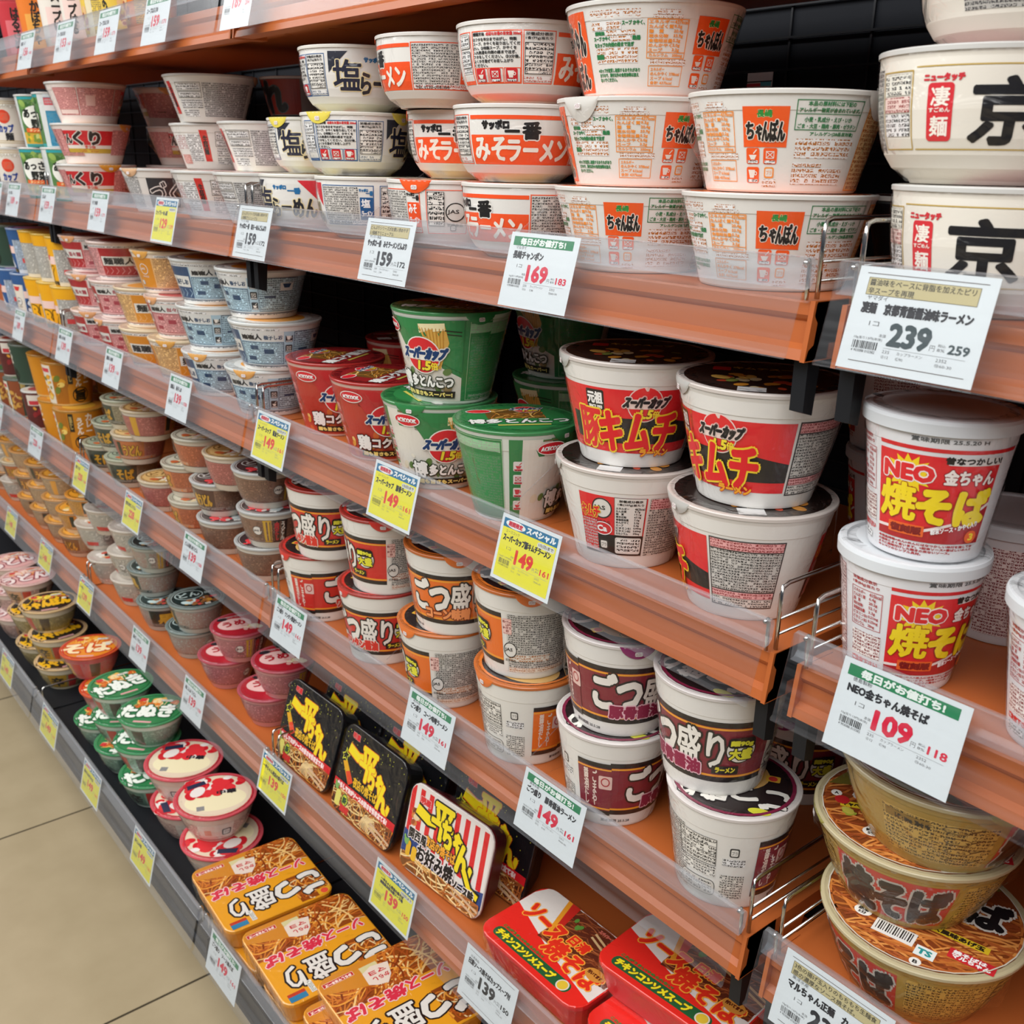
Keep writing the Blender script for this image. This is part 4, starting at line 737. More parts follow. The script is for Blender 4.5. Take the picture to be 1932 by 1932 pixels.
cup_kind('red_low', .070, .045, .063, 'dish', lambda a, H: (a.f(-220, 8, 440, 38, '#b05a54', '#d8bdb0', 3), a.r(-30, 8, 60, 38, '#ddd0c4'), pla(a, 10, 18, 16, '#2a2a2c'), a.r(-220, 5, 440, 1.6, '#8c3a3a'), a.r(-20, 20, 12, 14, '#d8a08a')), lambda a, r: (a.e(0, 0, r, r, '#dfcdb4'), a.e(0, -r*.2, r*.8, r*.5, '#e9dfb8'), a.blobs(-r*.85, -r*.05, r*1.75, r*.95, 5, ('#c8202c', '#c8202c', '#d8343a', '#e6e0da'), 34, r*.22), a.p([(-r*.7, r*.42), (-r*.2, r*.6), (-r*.26, r*.78), (-r*.72, r*.62)], '#26304a'), a.r(-r*.5, -r*.62, r*.2, r*.2, '#888'), a.t('中華', r*.05, r*.0, r*.5, r*.2, '#26262c', .6), a.ring(0, 0, r, r, r*.045, '#c0283a')), body='#dfc8ba', lidc='#c8505a', desc='cream bowl with red pictured lid', cat='noodle bowl')
# -- soup cups on the highest shelf
def a_soup(a, H, c, c2, txt): a.r(-120, 0, 240, 96, c); a.r(-34, 6, 60, 60, c2); a.t(txt, -20, 14, 15, 74, '#26221e', .9, vert=True); a.blobs(6, 6, 24, 44, 3, ('#c9803a', '#d8b07a', '#9a4a3a'), 8, 7); a.f(40, 6, 60, 80, '#777', c2, 2.6)
for k, c, c2, tx, d in (('soup_red', '#b8343c', '#cf6a70', 'はるさめ', 'crimson pink soup cup'), ('soup_orange', '#d8762a', '#dfa04a', 'かぼちゃ', 'orange soup cup'), ('soup_white', '#dcd6cc', '#e2c8c0', 'スープはる', 'white soup cup'), ('soup_yellow', '#d9cfae', '#d8b84a', 'たまご', 'cream and yellow soup cup')):
    cup_kind(k, .046, .036, .105, 'cup', (lambda a, H, c=c, c2=c2, tx=tx: a_soup(a, H, c, c2, tx)), l_gen(c, c2, None, 1), body=c, lidc=c2, film=False, desc=d)

_used = {}
def place(kind, x, y, z, face, label, group, lrot=None, tilt=(0, 0)):
    """one cup: an Empty with the cup's own parts under it"""
    k = KIND[kind]; A = math.atan2(CAM[0]-x, -(CAM[1]-y)); rz = A-face/1000/k['rm']
    t = thing('noodle_bowl' if k['cat'] == 'noodle bowl' else 'noodle_cup', label, k['cat'], (x, y, z), 0, group)
    t.rotation_euler = (tilt[0], tilt[1], rz)
    obj('bowl' if k['cat'] == 'noodle bowl' else 'cup', k['body'], t)
    l = obj('cap' if k['cap'] else 'lid', k['lid'], t)
    if lrot is not None: l.rotation_euler = (0, 0, A+math.radians(lrot)-rz)
    if k['film']: obj('shrink_wrap', k['film'], t)
    return t
# ---------------------------------------------------------------- the gondola: heights measured on the lip tops
LIP = {1: 1.8475, 2: 1.5758, 3: 1.3051, 4: 1.0289, 5: .7514, 6: .5124}
DEK = {k: v-.030 for k, v in LIP.items()}; DEK[6] = .450
YS = {1: .0027, 2: .0018, 3: -.0007, 4: .0062, 5: -.0099, 6: -.1401}
GAP = .0195; BACK = .44
ORD = {1: 'highest', 2: 'second', 3: 'third', 4: 'fourth', 5: 'fifth', 6: 'bottom'}
BAY = {0: 'the bay past the wire dividers', -1: 'the middle bay', -2: 'the bay with the far stacks', -3: 'the farthest bay'}
def span(j):
    a = j*.9+(GAP if j == 0 else .003); b = (j+1)*.9-(.002 if j == -1 else .003)
    return a, b

def floor_mat():
    m, n, L, b = mat('beige_floor_tile'); P_(b, .22, 0, .5)
    tc = n.new('ShaderNodeTexCoord'); mp = n.new('ShaderNodeMapping'); mp.inputs['Location'].default_value = (1.309, .60, 0); L.new(tc.outputs['Object'], mp.inputs[0])
    br = n.new('ShaderNodeTexBrick'); br.offset = 0; br.inputs['Scale'].default_value = 1; br.inputs['Brick Width'].default_value = .75; br.inputs['Row Height'].default_value = .75
    br.inputs['Mortar Size'].default_value = .003; br.inputs['Color1'].default_value = lin('#bcab8b'); br.inputs['Color2'].default_value = lin('#b8a686'); br.inputs['Mortar'].default_value = lin('#4a4234')
    L.new(mp.outputs[0], br.inputs['Vector'])
    tx = n.new('ShaderNodeTexNoise'); tx.inputs['Scale'].default_value = 9; tx.inputs['Detail'].default_value = 5; L.new(tc.outputs['Object'], tx.inputs['Vector'])
    mx = n.new('ShaderNodeMix'); mx.data_type = 'RGBA'; mx.blend_type = 'MULTIPLY'; mx.inputs[0].default_value = .35
    cr = n.new('ShaderNodeValToRGB'); cr.color_ramp.elements[0].position = .3; cr.color_ramp.elements[0].color = (.72, .70, .64, 1); cr.color_ramp.elements[1].position = .7
    L.new(tx.outputs['Fac'], cr.inputs[0]); L.new(br.outputs['Color'], mx.inputs[6]); L.new(cr.outputs[0], mx.inputs[7]); L.new(mx.outputs[2], b.inputs['Base Color'])
    return m
M['floor'] = floor_mat()
g = Geo(); g.add([(-9, -6, 0), (4, -6, 0), (4, 1.2, 0), (-9, 1.2, 0)], [(0, 1, 2, 3)], '#c9b795', 'floor'); struct('floor', g)
# dark back of the gondola: a panel with the grid of a wire mesh standing in front of it
g = Geo(); g.box(-4.2, 1.3, BACK, BACK+.02, 0, 2.4, '#14171d', 'panel')
struct('wall_back', g)
g = Geo()
z = .5
while z < 2.3: g.box(-4.2, 1.3, BACK-.006, BACK-.003, z, z+.0025, '#20242b', 'black'); z += .0335
x = -4.15
while x < 1.3: g.box(x, x+.0025, BACK-.003, BACK, .46, 2.35, '#20242b', 'black'); x += .105
tag(obj('mesh_panel', g.mesh('mesh_panel')), 'dark wire mesh panel along the back of all the shelves', 'mesh panel')
for j in (-3, -2, -1, 0, 1):
    g = Geo(); g.box(j*.9-.024, j*.9-.003, BACK-.055, BACK-.007, 0, 2.36, '#15171b', 'black'); g.box(j*.9+.0, j*.9+.021, BACK-.055, BACK-.007, 0, 2.36, '#15171b', 'black')
    w = {0: 'behind the wire dividers', -1: 'where the middle bay ends', -2: 'between the two far bays', -3: 'at the far end', 1: 'past the capped cups'}[j]
    tag(obj('shelf_upright', g.mesh('shelf_upright')), f'black steel shelf upright {w}', 'upright', 'black uprights')
# base under the bottom shelf
for j in (-4, -3, -2, -1, 0):
    a, b = span(j); g = Geo(); g.box(a, b, YS[6]+.23, BACK-.06, 0, .40, '#1a1b1e', 'black'); g.box(a+.02, b-.02, YS[6]+.225, YS[6]+.23, .05, .36, '#222327', 'black')
    tag(obj('base_cabinet', g.mesh('base_cabinet')), f'dark base plinth below {BAY.get(j, "the last bay")} standing on the tiles', 'plinth', 'base plinths')

SHELF = {}
def make_shelf(s, j):
    a, b = span(j); d = DEK[s]; y = YS[s]; mt = 'black' if s == 6 else 'shelf'; nm = ORD[s]
    col = '#17181c' if s == 6 else '#b9602f'
    t = thing('shelf', f'{"black" if s == 6 else "orange"} steel {nm} shelf board in {BAY.get(j, "the last bay")}', 'shelf', (a, y, d), 0, 'shelf boards')
    w = b-a; dp = BACK-.06-y
    g = Geo()
    g.extrude_x([(.0125, 0), (.0115, -.0015), (.0105, -.0095), (.0125, -.0125), (.0145, -.0145), (.0125, -.030), (.007, -.0335), (.0045, -.041), (.030, -.041), (.031, -.030), (.09, -.030), (.095, -.018), (dp, -.018), (dp, 0)], 0, w, col, mt)
    obj('deck', g.mesh(f'deck_{s}'), t)
    for k, xx in enumerate((.001, w-.016)):
        g = Geo(); v = []
        for x_ in (xx, xx+.012): v += [(x_, .0145, -.0412), (x_, .0145, -.080), (x_, .026, -.0835), (x_, .0295, -.0412)]
        g.add(v, [(0, 1, 2, 3), (7, 6, 5, 4)]+[(i, (i+1) % 4, 4+(i+1) % 4, 4+i)[::-1] for i in range(4)], '#15171b', 'black')
        if 1 < s < 6: obj('bracket', g.mesh('bracket'), t)
    for k, xx in enumerate((.0, w-.004)):   # folded end plate of the board
        g = Geo(); g.extrude_x([(.0095, .0008), (.0035, -.0418), (.05, -.0418), (.05, .0008)], xx, xx+.004, col, mt); obj('end_cap', g.mesh('end_cap'), t)
    # clear price rail hooked on the front of the board
    r = thing('price_rail', f'clear acrylic price rail on the {nm} shelf of {BAY.get(j, "the last bay")}', 'price rail', (a, y, LIP[s]), 0, 'acrylic price rails')
    g = Geo(); f = lambda q: -.0171*q/.0663
    h = .0663; x0, x1 = .001, w-.001
    g.extrude_x([(0, 0), (f(h), -h), (f(h)-.0026, -h-.0006), (f(h)-.0026, -h+.0018), (f(h-.003)-.0009, -h+.003), (-.0024, -.0035), (-.0016, .0004)], x0, x1, '#fff', 'acrylic')
    obj('front_sheet', g.mesh('front_sheet'), r)
    g = Geo()
    pts = [(.0012, .0003), (.0042, .0012), (.0066, .0), (.0076, -.003), (.0062, -.0155), (.0028, -.0195), (-.0012, -.0205)]
    th = [(p[0]-.0012, p[1]-.0006 if i else p[1]) for i, p in enumerate(pts)]
    g.extrude_x(pts+th[::-1], x0, x1, '#fff', 'channel'); obj('top_channel', g.mesh('top_channel'), r)
    for e, xx in ((0, .008), (1, w-.008)):  # bent wire clip that holds the rail
        g = Geo(); g.tube([(xx, .0035, -.004), (xx, .0078, -.002), (xx, .0092, -.006), (xx, .0092, -.016), (xx, .0092, -.0292)], .0017, '#ccc'); obj('clip', g.mesh('clip'), r)
    return t
for s in range(1, 7):
    for j in ((-4, -3, -2, -1, 0) if s > 2 else (-3, -2, -1, 0)): make_shelf(s, j)

# wire dividers standing on the boards at the joints
def wire_divider(x, s, label, group, rise=.056):
    t = thing('wire_divider', label, 'divider', (x, YS[s], DEK[s]), 0, group); g = Geo()
    r0 = .016; p = [(0, r0, .0015), (0, r0, rise-.008), (0, r0+.002, rise-.002), (0, r0+.008, rise), (0, .34, rise), (0, .346, rise-.003), (0, .348, rise-.01), (0, .348, .0015)]
    g.tube(p, .0019, '#ccc'); obj('frame', g.mesh('divider_frame'), t)
    for zz in ((.014, .027) if 'widest' in label else ()):
        g = Geo(); g.tube([(0, r0, zz), (0, .348, zz)], .0013, '#ccc', seg=6); obj('crossbar', g.mesh('divider_bar'), t)
for s in (2, 3, 4, 5):
    for j, w in ((0, 'beside the widest gap'), (-1, 'where the middle bay ends'), (-2, 'between the far bays')):
        if s == 5 and j == 0: continue
        for e, xx in (('near', j*.9+(.026 if j == 0 else .010)), ('far', j*.9-(.006 if j == 0 else .010))):
            wire_divider(xx, s, f'{e} chrome wire divider on the {ORD[s]} shelf {w}', 'chrome wire dividers')
wire_divider(-.892, 6, 'chrome wire divider on the bottom shelf beside the yellow boxes', 'chrome wire dividers', .06)
wire_divider(-1.80, 6, 'chrome wire divider on the bottom shelf beside the yellow and black bowls', 'chrome wire dividers', .06)

# clear plates that part the products
for x, s, w in ((-.596, 2, 'second shelf between the salt and the miso bowls'), (-.330, 2, 'second shelf between the miso and the champon bowls'), (-.335, 3, 'third shelf between the green and the kimchi cups'), (-.302, 4, 'fourth shelf between the orange and the maroon cups'), (-.588, 4, 'fourth shelf between the red and the orange cups')):
    t = thing('divider_plate', f'thin clear divider plate on the {w}', 'divider plate', (x, YS[s], DEK[s]+.0004), 0, 'clear divider plates')
    g = Geo(); pr = [(.014, 0), (.014, .03), (.10, .082), (.36, .082), (.36, 0)]
    g.extrude_x(pr, 0, .0009, '#fff', 'film'); obj('plate', g.mesh('plate'), t)
    g = Geo(); g.tube([(.0005,)+p for p in pr[1:4]], .0006, '#bbb', 'acrylic', 6); obj('edge', g.mesh('plate_edge'), t)

# ---------------------------------------------------------------- price tags
def barcode(a, x, y, w, h, seed):
    rn = random.Random(seed); c = x
    while c < x+w:
        q = rn.choice((.35, .5, .8)); a.r(c, y, q, h, '#2a2a2a'); c += q+rn.choice((.4, .55, .8))
    a.t('4 903088 010382', x, y-2.6, w, 2.0, '#444')
def body(a, maker, name, price, tax, pc, y0, seed, bg=None, unit='1コ'):
    if maker: a.t(maker, 10, y0+16.5, 3.6*len(maker), 3.4, '#444')
    L = name.split('|')
    for i, q in enumerate(L):
        hh = 7.6 if len(L) == 1 else 4.6
        a.t(q, 8+(8 if len(L) > 1 else 0), y0+7.2-(5.4*i if len(L) > 1 else 0)+(3 if len(L) > 1 else 0), min(74, 5.9*len(q)) if len(L) == 1 else 52, hh, '#1c1c20', .42)
    a.t(unit, 16, y0-1.5, 7, 3.2, '#666'); a.t(price, 32, y0-13.5, 27, 15, pc, 1.0); a.t('円', 60, y0-13, 3.4, 4, '#888'); a.t('税込', 65, y0-9.5, 5, 2, '#777'); a.t('8%', 65, y0-12.5, 5, 2, '#777')
    if tax: a.t(tax, 72, y0-13, 13, 6, pc, .3)
    a.t('本体', 25, y0-9, 5, 2.6, '#777')
    a.t('10g当り13円(本体)', 8, y0-12, 20, 2.4, '#666'); barcode(a, 8, y0-18.5, 17, 5.6, seed)
    a.r(30, y0-16, 54, .25, '#999'); a.t('235', 30, y0-19.5, 5, 2.2, '#777'); a.t('カップラーメン', 40, y0-19.5, 17, 2.4, '#777'); a.t('2352', 66, y0-19.5, 7, 2.2, '#777'); a.t('Ⓐ12', 30, y0-23.2, 5, 2.2, '#777'); a.t('Ⓒ90', 40, y0-23.2, 5, 2.2, '#777'); a.t('⑬60-30', 66, y0-23.2, 11, 2.2, '#777')
def tag_art(kind, maker, name, price, tax, seed, note=''):
    a = Art()
    if kind == 'G':
        a.r(5, 61, 80, 9, '#238050'); a.t('毎日がお値打ち!', 15, 62.3, 60, 6.4, '#e9efe6', .42); body(a, maker, name, price, tax, '#d8203e', 41, seed)
    elif kind == 'Y':
        a.r(4, 4, 84, 66, '#e9e02e'); a.r(4, 60, 84, 10, '#1f6f96'); a.e(23, 65, 15.5, 4.6, '#ecece6'); a.t('期間限定', 12, 62.4, 22, 5.2, '#c8283a', .35); a.t('スペシャル', 41, 61.8, 44, 6.6, '#eceee8', .55)
        a.rr(60, 52.4, 26, 6, 2.5, '#d9d9cc'); a.t('1/5(日)まで', 62, 53.4, 22, 4, '#33353a', .1); body(a, maker, name, price, tax, '#e0382a', 38, seed)
    elif kind == 'B':
        a.r(6, 69, 80, .5, '#5a4c44'); a.r(8, 54, 74, 12.5, '#c4b685'); a.b(8, 54, 74, 12.5, .35, '#6a6040')
        n = note.split('|'); 
        for i, q in enumerate(n): a.t(q, 9.5, 60.8-6*i, min(70, 4.5*len(q)), 4.6, '#4a4636', .08)
        body(a, maker, name, price, tax, '#3c4a4c' if price == '239' else '#2a2c30', 34, seed); a.r(8, 6, 78, .5, '#5a4c44')
    elif kind == 'W':
        a.r(6, 69, 80, .5, '#5a4c44'); body(a, maker, name, price, tax, '#222', 44, seed); a.r(8, 6, 78, .5, '#5a4c44')
    return a
def price_tag(s, x, w, art, label, group, hgt=.0665):
    g = Geo(); k = w/.092
    g.box(0, w, -.0003, 0, -hgt, 0, '#dfe4e4', 'paper')
    art.into(g, lambda x_, y_, h: (x_/1000*k, -.0003-h, (y_-74)/1000*hgt/.074), main='paper', step=.00004)
    o = obj('price_tag', g.mesh('price_tag')); o.location = (x, YS[s]+.0012-.0171*.0012/.0663, LIP[s]-.0012); o.rotation_euler = (-math.atan2(.0171, .0663), 0, 0)
    return tag(o, label, 'price tag', group)
TAGS = [
 (1, -2.08, .09, 'G', '', '春雨スープ', '158', '170', 'white price tag farthest along the highest shelf'), (1, -1.798, .090, 'G', '', '春雨スープ', '156', '168', 'white price tag with grey-green header under the orange soup cup'), (1, -1.573, .092, 'G', '', 'スープはるさめ', '153', '165', 'white price tag under the white soup cups'),
 (1, -1.359, .092, 'G', '', 'スープはるさめ', '159', '171', 'white price tag reading 159 on the highest shelf'), (1, -1.159, .092, 'G', '', 'スープはるさめ', '159', '171', 'white price tag on the highest shelf nearest its rail joint'), (1, -.890, .080, 'G', '', 'スープ', '189', '204', 'white price tag reading 189 on the highest shelf'),
 (2, -2.16, .09, 'G', '', 'カップ', '189', '204', 'white price tag under the tall white cups'), (2, -2.020, .092, 'G', '', 'カップめん', '189', '204', 'white price tag under the green vegetable cups'), (2, -1.779, .088, 'G', '', 'どんぶり', '159', '171', 'white price tag under the pink udon bowls'), (2, -1.485, .086, 'G', '', 'づくり味噌', '159', '171', 'white green-headed price tag below the black lettered grey bowl'),
 (2, -1.188, .086, 'Y', '', 'カップらーめん鍋', '129', '139', 'yellow special price tag on the second shelf'), (2, -.895, .094, 'B', 'サンヨー食品', 'サッポロ一番　塩らーめんどんぶり', '159', '172', 'white tag with tan note reading 159 under the salt bowls', 'どんぶりシリーズがお買い求めやす|い価格でリニューアル'),
 (2, -.575, .094, 'B', 'サンヨー食品', 'サッポロ一番　みそラーメンどんぶり', '159', '172', 'white tag with tan note reading 159 under the miso bowls', 'どんぶりシリーズがお買い求めやす|い価格でリニューアル'), (2, -.326, .092, 'G', 'マルタイ', '長崎チャンポン', '169', '183', 'white green-headed tag reading 169 under the champon bowls'),
 (2, .036, .094, 'B', 'ヤマダイ', '凄麺　京都背脂醤油味ラーメン', '239', '259', 'large white tag with tan note reading 239', '醤油味をベースに背脂を加えたピリ|辛スープを再現'),
 (3, -2.093, .08, 'G', '', 'カップヌードル', '189', '204', 'white price tag under the blue seafood cups'), (3, -1.773, .088, 'G', '', '麺職人 担々麺', '139', '150', 'white price tag under the pink artisan bowls'), (3, -1.491, .086, 'G', '', '麺職人 味噌', '139', '150', 'white price tag reading 139 under the orange bowls'), (3, -1.188, .086, 'G', '', '麺職人　柚子しお', '139', '150', 'white price tag reading 139 under the blue bowls'),
 (3, -.874, .095, 'Y', 'エースコック', 'スーパーカップ　醤油ラーメン', '149', '161', 'yellow price tag under the red soy cups'), (3, -.567, .091, 'Y', 'エースコック', 'スーパーカップ　豚骨ラーメン', '149', '161', 'yellow price tag under the green cups'), (3, -.329, .088, 'Y', 'エースコック', 'スーパーカップ豚キムチラーメン', '149', '161', 'yellow price tag under the kimchi cups'), (3, .064, .096, 'G', '徳島製粉', 'NEO金ちゃん焼そば', '109', '118', 'large white green-headed tag reading 109'),
 (4, -2.46, .09, 'G', '', 'そば', '220', '238', 'white price tag under the dark green soba cups'), (4, -2.125, .10, 'G', '', 'カレーうどん', '220', '238', 'white price tag under the curry udon cups'), (4, -1.790, .086, 'Y', '', '鴨だしそば', '220', '238', 'yellow price tag under the pale green bowls'), (4, -1.490, .089, 'Y', '', '東京 肉だしうどん', '228', '246', 'yellow price tag reading 228 under the salmon bowls'), (4, -1.205, .090, 'G', '', 'どん兵衛 肉うどん', '139', '150', 'white price tag reading 139 under the brown bowls'),
 (4, -.865, .092, 'G', '東洋水産', 'ごつ盛り　ワンタン醤油ラーメン', '149', '161', 'white price tag reading 149 under the red ramen cups'), (4, -.512, .093, 'G', '東洋水産', 'ごつ盛り　コーン味噌ラーメン', '149', '161', 'white price tag reading 149 under the orange ramen cups'), (4, -.292, .094, 'G', '東洋水産', 'ごつ盛り　豚骨醤油ラーメン', '149', '161', 'white price tag reading 149 under the maroon ramen cups'),
 (4, .044, .098, 'B', '東洋水産', 'マルちゃん正麺　カップ', '238', '257', 'white tag with tan note under the gold yakisoba dishes', '3色の揚げ玉入りのもちもち生麺食|感の濃厚なソース焼そば。'),
 (5, -2.41, .098, 'Y', '', 'うどん', '148', '160', 'yellow price tag farthest along the fifth shelf'), (5, -2.109, .098, 'Y', '', 'どん', '148', '160', 'yellow price tag under the brush-character bowls'), (5, -1.812, .092, 'Y', '', 'らーめん', '139', '150', 'yellow price tag under the white bowls with red lids'), (5, -1.484, .089, 'G', '', '黒だし うどん', '139', '150', 'white price tag under the dark green bowls'), (5, -1.223, .089, 'G', '', '梅こんぶ うどん', '139', '150', 'white price tag under the rose bowls'),
 (5, -.912, .096, 'Y', '明星食品', '一平ちゃん夜店の焼そば', '139', '150', 'yellow price tag under the black yakisoba boxes'), (5, -.574, .094, 'Y', '明星食品', '一平ちゃん夜店の焼そば|関西風お好み焼ソース味', '139', '150', 'yellow price tag under the red striped box'), (5, -.372, .096, 'W', '日清食品', '日清ソース焼そばカップスープ付', '139', '150', 'plain white price tag reading 139 under the red packs'),
 (6, -2.06, .10, 'Y', '', 'うどん', '149', '161', 'yellow price tag farthest along the bottom shelf'), (6, -1.732, .108, 'Y', '', 'きつねうどん', '149', '161', 'yellow price tag under the orange and green lidded bowls'), (6, -1.456, .099, 'Y', '', '緑のたぬき天そば', '149', '161', 'yellow price tag under the green lidded bowls'), (6, -1.181, .096, 'Y', '', '赤どん中華', '149', '161', 'yellow price tag under the red and white lidded bowls'), (6, -.853, .103, 'G', '東洋水産', 'ごつ盛り　ソース焼そば', '149', '161', 'white green-headed price tag under the yellow boxes')]
for i, t in enumerate(TAGS):
    s, x, w, k, mk, nm, pr, tx, lb = t[:9]
    price_tag(s, x, w, tag_art(k, mk, nm, pr, tx, i, t[9] if len(t) > 9 else ''), lb, {'G': 'white green-headed price tags', 'Y': 'yellow special price tags', 'B': 'white tags with a tan note', 'W': 'plain price tags'}[k])
# ---------------------------------------------------------------- boxes
def rrect(w, h, r, n=5):
    pts = []
    for cx, cy, a0 in ((w-r, h-r, 0), (r, h-r, 90), (r, r, 180), (w-r, r, 270)):
        pts += [(cx+r*math.cos(math.radians(a0+90*k/(n-1))), cy+r*math.sin(math.radians(a0+90*k/(n-1)))) for k in range(n)]
    return pts
BOX = {}
def box_kind(key, w, h, d, rad, art, side, lidc, film=True, taper=.008):
    """a shallow tray with its printed lid in the local XY plane (z = 0 is the lid's face, the tray behind at -z)"""
    g = Geo(); o = rrect(w, h, rad); i_ = [(w/2+(x-w/2)*(1-2*taper/w), h/2+(y-h/2)*(1-2*taper/h)) for x, y in o]; n = len(o)
    v = [(x, y, -.003) for x, y in o]+[(x, y, -.006) for x, y in o]+[(x+(w/2-x)*.02, y+(h/2-y)*.02, -.0065) for x, y in o]+[(x, y, -d+.004) for x, y in i_]+[(w/2+(x-w/2)*.95, h/2+(y-h/2)*.95, -d) for x, y in i_]
    f = [(k*n+i, k*n+(i+1) % n, (k+1)*n+(i+1) % n, (k+1)*n+i)[::-1] for k in range(4) for i in range(n)]+[tuple(range(4*n, 5*n))[::-1], tuple(range(n))]
    g.add(v, f, side, 'foam')
    l = Geo(); v = [(x, y, -.0028) for x, y in o]+[(x, y, -.0006) for x, y in o]+[(w/2+(x-w/2)*.985, h/2+(y-h/2)*.985, 0) for x, y in o]
    l.add(v, [(k*n+i, k*n+(i+1) % n, (k+1)*n+(i+1) % n, (k+1)*n+i) for k in range(2) for i in range(n)]+[tuple(range(2*n, 3*n))], lidc, 'foil')
    a = Art(); art(a, w*1000, h*1000); a.into(l, lambda x, y, hh: (x/1000, y/1000, hh), main='foil', step=.00006, outline=[(w*500+(x*1000-w*500)*.985, h*500+(y*1000-h*500)*.985) for x, y in o])
    fm = None
    if film:
        q = Geo(); rn = random.Random(len(key)); v = []
        lv = [(1.004, .0016), (1.012, .0006), (1.014, -.004), (1.006, -.014), (.985, -d*.6), (.96, -d+.002)]
        if taper > .01: lv = lv[:3]+[(1-2*taper/h*t+.006, -d*t) for t in (.3, .65)]+[(1-2*taper/h*.96+.004, -d+.001)]
        for s_, z in lv: v += [(w/2+(x-w/2)*s_+rn.uniform(-.0006, .0006), h/2+(y-h/2)*s_+rn.uniform(-.0006, .0006), z) for x, y in o]
        f = [(k*n+i, k*n+(i+1) % n, (k+1)*n+(i+1) % n, (k+1)*n+i)[::-1] for k in range(len(lv)-1) for i in range(n)]+[tuple(range(n))]
        q.add(v, f, '#fff', 'film'); fm = q.mesh(key+'_film')
    BOX[key] = (g.mesh(key+'_tray'), l.mesh(key+'_lid'), fm)
def clipart(a, w, h, rad, corner='#000'):
    return a
def a_ippei(a, w, h, red):
    if red:
        a.r(1, 1, w-2, h-2, '#dcd6d0')
        for i in range(9): a.r(4+i*18, 40, 9, h-46, '#cf2026', -3)
        a.p([(1, h*.44), (w*.7, h*.2), (w-1, h*.34), (w-1, h*.14), (w*.5, 2), (1, 4)], '#24407c'); a.t('明星', 22, h-24, 20, 8, '#cf2a30', .9, '#e8d8d4', .5)
        a.blobs(8, 62, 22, 26, 5, ('#9a4a28', '#c8783a', '#e0c89a', '#6a2a1a'), 12, 6)
    else:
        a.r(1, 1, w-2, h-2, '#121316'); rn = random.Random(5)
        for i in range(60): a.e(rn.uniform(6, w-6), rn.uniform(52, h-6), .8, .8, '#b9b83a', 6)
        a.t('明星', 20, h-18, 18, 8, '#cf2a30', .6, '#e0c8c0', .3)
        a.p([(4, 84), (11, 88), (12, 96), (16, 89), (24, 88), (18, 83), (20, 75), (13, 79), (7, 75), (8, 82)], '#d8d83a'); a.p([(6.5, 83.6), (11.6, 87), (12.3, 92.6), (15.2, 88), (21, 87), (16.8, 83), (18.2, 77.4), (13, 80.6), (8.6, 77.6), (9.4, 82)], '#121316')
        a.p([(10, 74), (20, 78), (44, 54), (34, 46)], '#d8a020'); a.p([(22, 62), (31, 67), (44, 54), (34, 46)], '#d8401e')
    y0 = 30 if red else 36
    ol = '#16120f' if red else '#d8641e'; ow = 2.6 if red else 1.0
    a.ribbon([(18, h-34), (44, h-40), (58, h-37)], 15+2*ow, ol); a.ribbon([(18, h-34), (44, h-40), (58, h-37)], 14, '#ead21e')
    a.t('平', 50, 68, 40, 46, '#ead21e', 2.0, ol, ow); a.t('ちゃ', 78, 62, 38, 36, '#ead21e', 2.0, ol, ow, sk=-.2); a.t('ん', 108, 46, 30, 36, '#ead21e', 2.2, ol, ow, sk=-.2); a.ribbon([(122, 54), (138, 34), (156, 30)], 9+2*ow, ol); a.ribbon([(122, 54), (138, 34), (155, 30)], 8, '#ead21e')
    a.t('夜店の焼そば', 46, 50, 60, 14, '#e0b020' if not red else '#e9a02a', .5, '#2a1a10', .9, sk=-.12)
    if red:
        a.t('関西風', 12, 46, 36, 14, '#1c1a1a', .6, '#e6dcd8', 1.2); a.t('お好み焼', 34, 24, 72, 22, '#1c1a1a', 1.0, '#e9dfdb', 1.6); a.t('ソース味', 108, 22, 40, 12, '#1c1a1a', 1.0, '#e9dfdb', 1.2)
        a.noodles(4, 3, w-8, 20, 4, ('#d9a860', '#a8602e', '#c98a4a', '#e8cf98'), 40, 2); a.rr(12, 20, 9, 22, 4, '#d8a82a'); a.rr(24, 18, 10, 20, 4, '#e0b030')
    else:
        a.r(1, 34, w-2, 12, '#c81e26'); a.t('からしマヨがソースの旨さを引き立てる!', 10, 36, w-30, 7.6, '#f0d8d4', .8)
        a.noodles(4, 3, w-8, 31, 4, ('#c98a3a', '#8a4a22', '#a8602e', '#e0c080'), 60, 2, base='#4a2414'); a.rr(12, 8, 13, 24, 5, '#d8cf6a'); a.e(36, 23, 8, 9, '#1f5a3a'); a.e(36, 23, 6.6, 7.6, '#c8d23a'); a.t('新', 31.5, 18, 9, 9, '#1f4a30', .8); a.r(28, 5, 22, 10, '#c82a2a')
        for i in range(8): a.ribbon([(80+i*4, 6), (84+i*2, 18), (92+i*3, 28), (98+i*3, 14)], 1.8, '#e2c690')
    for i in range(2): a.ribbon([(w*.66, 22-i*7), (w-3, 14-i*7)], 3.2, '#c9a888')
    a.blobs(4, 30 if not red else 34, 16, 14, 3, ('#3f7a3a', '#7aa85a'), 4, 5)
box_kind('ippei', .158, .133, .046, .020, lambda a, w, h: a_ippei(a, w, h, False), '#15161a', '#15161a', taper=.0165)
box_kind('ippei_red', .164, .124, .046, .020, lambda a, w, h: a_ippei(a, w, h, True), '#5a141c', '#d8d0ca', taper=.0165)
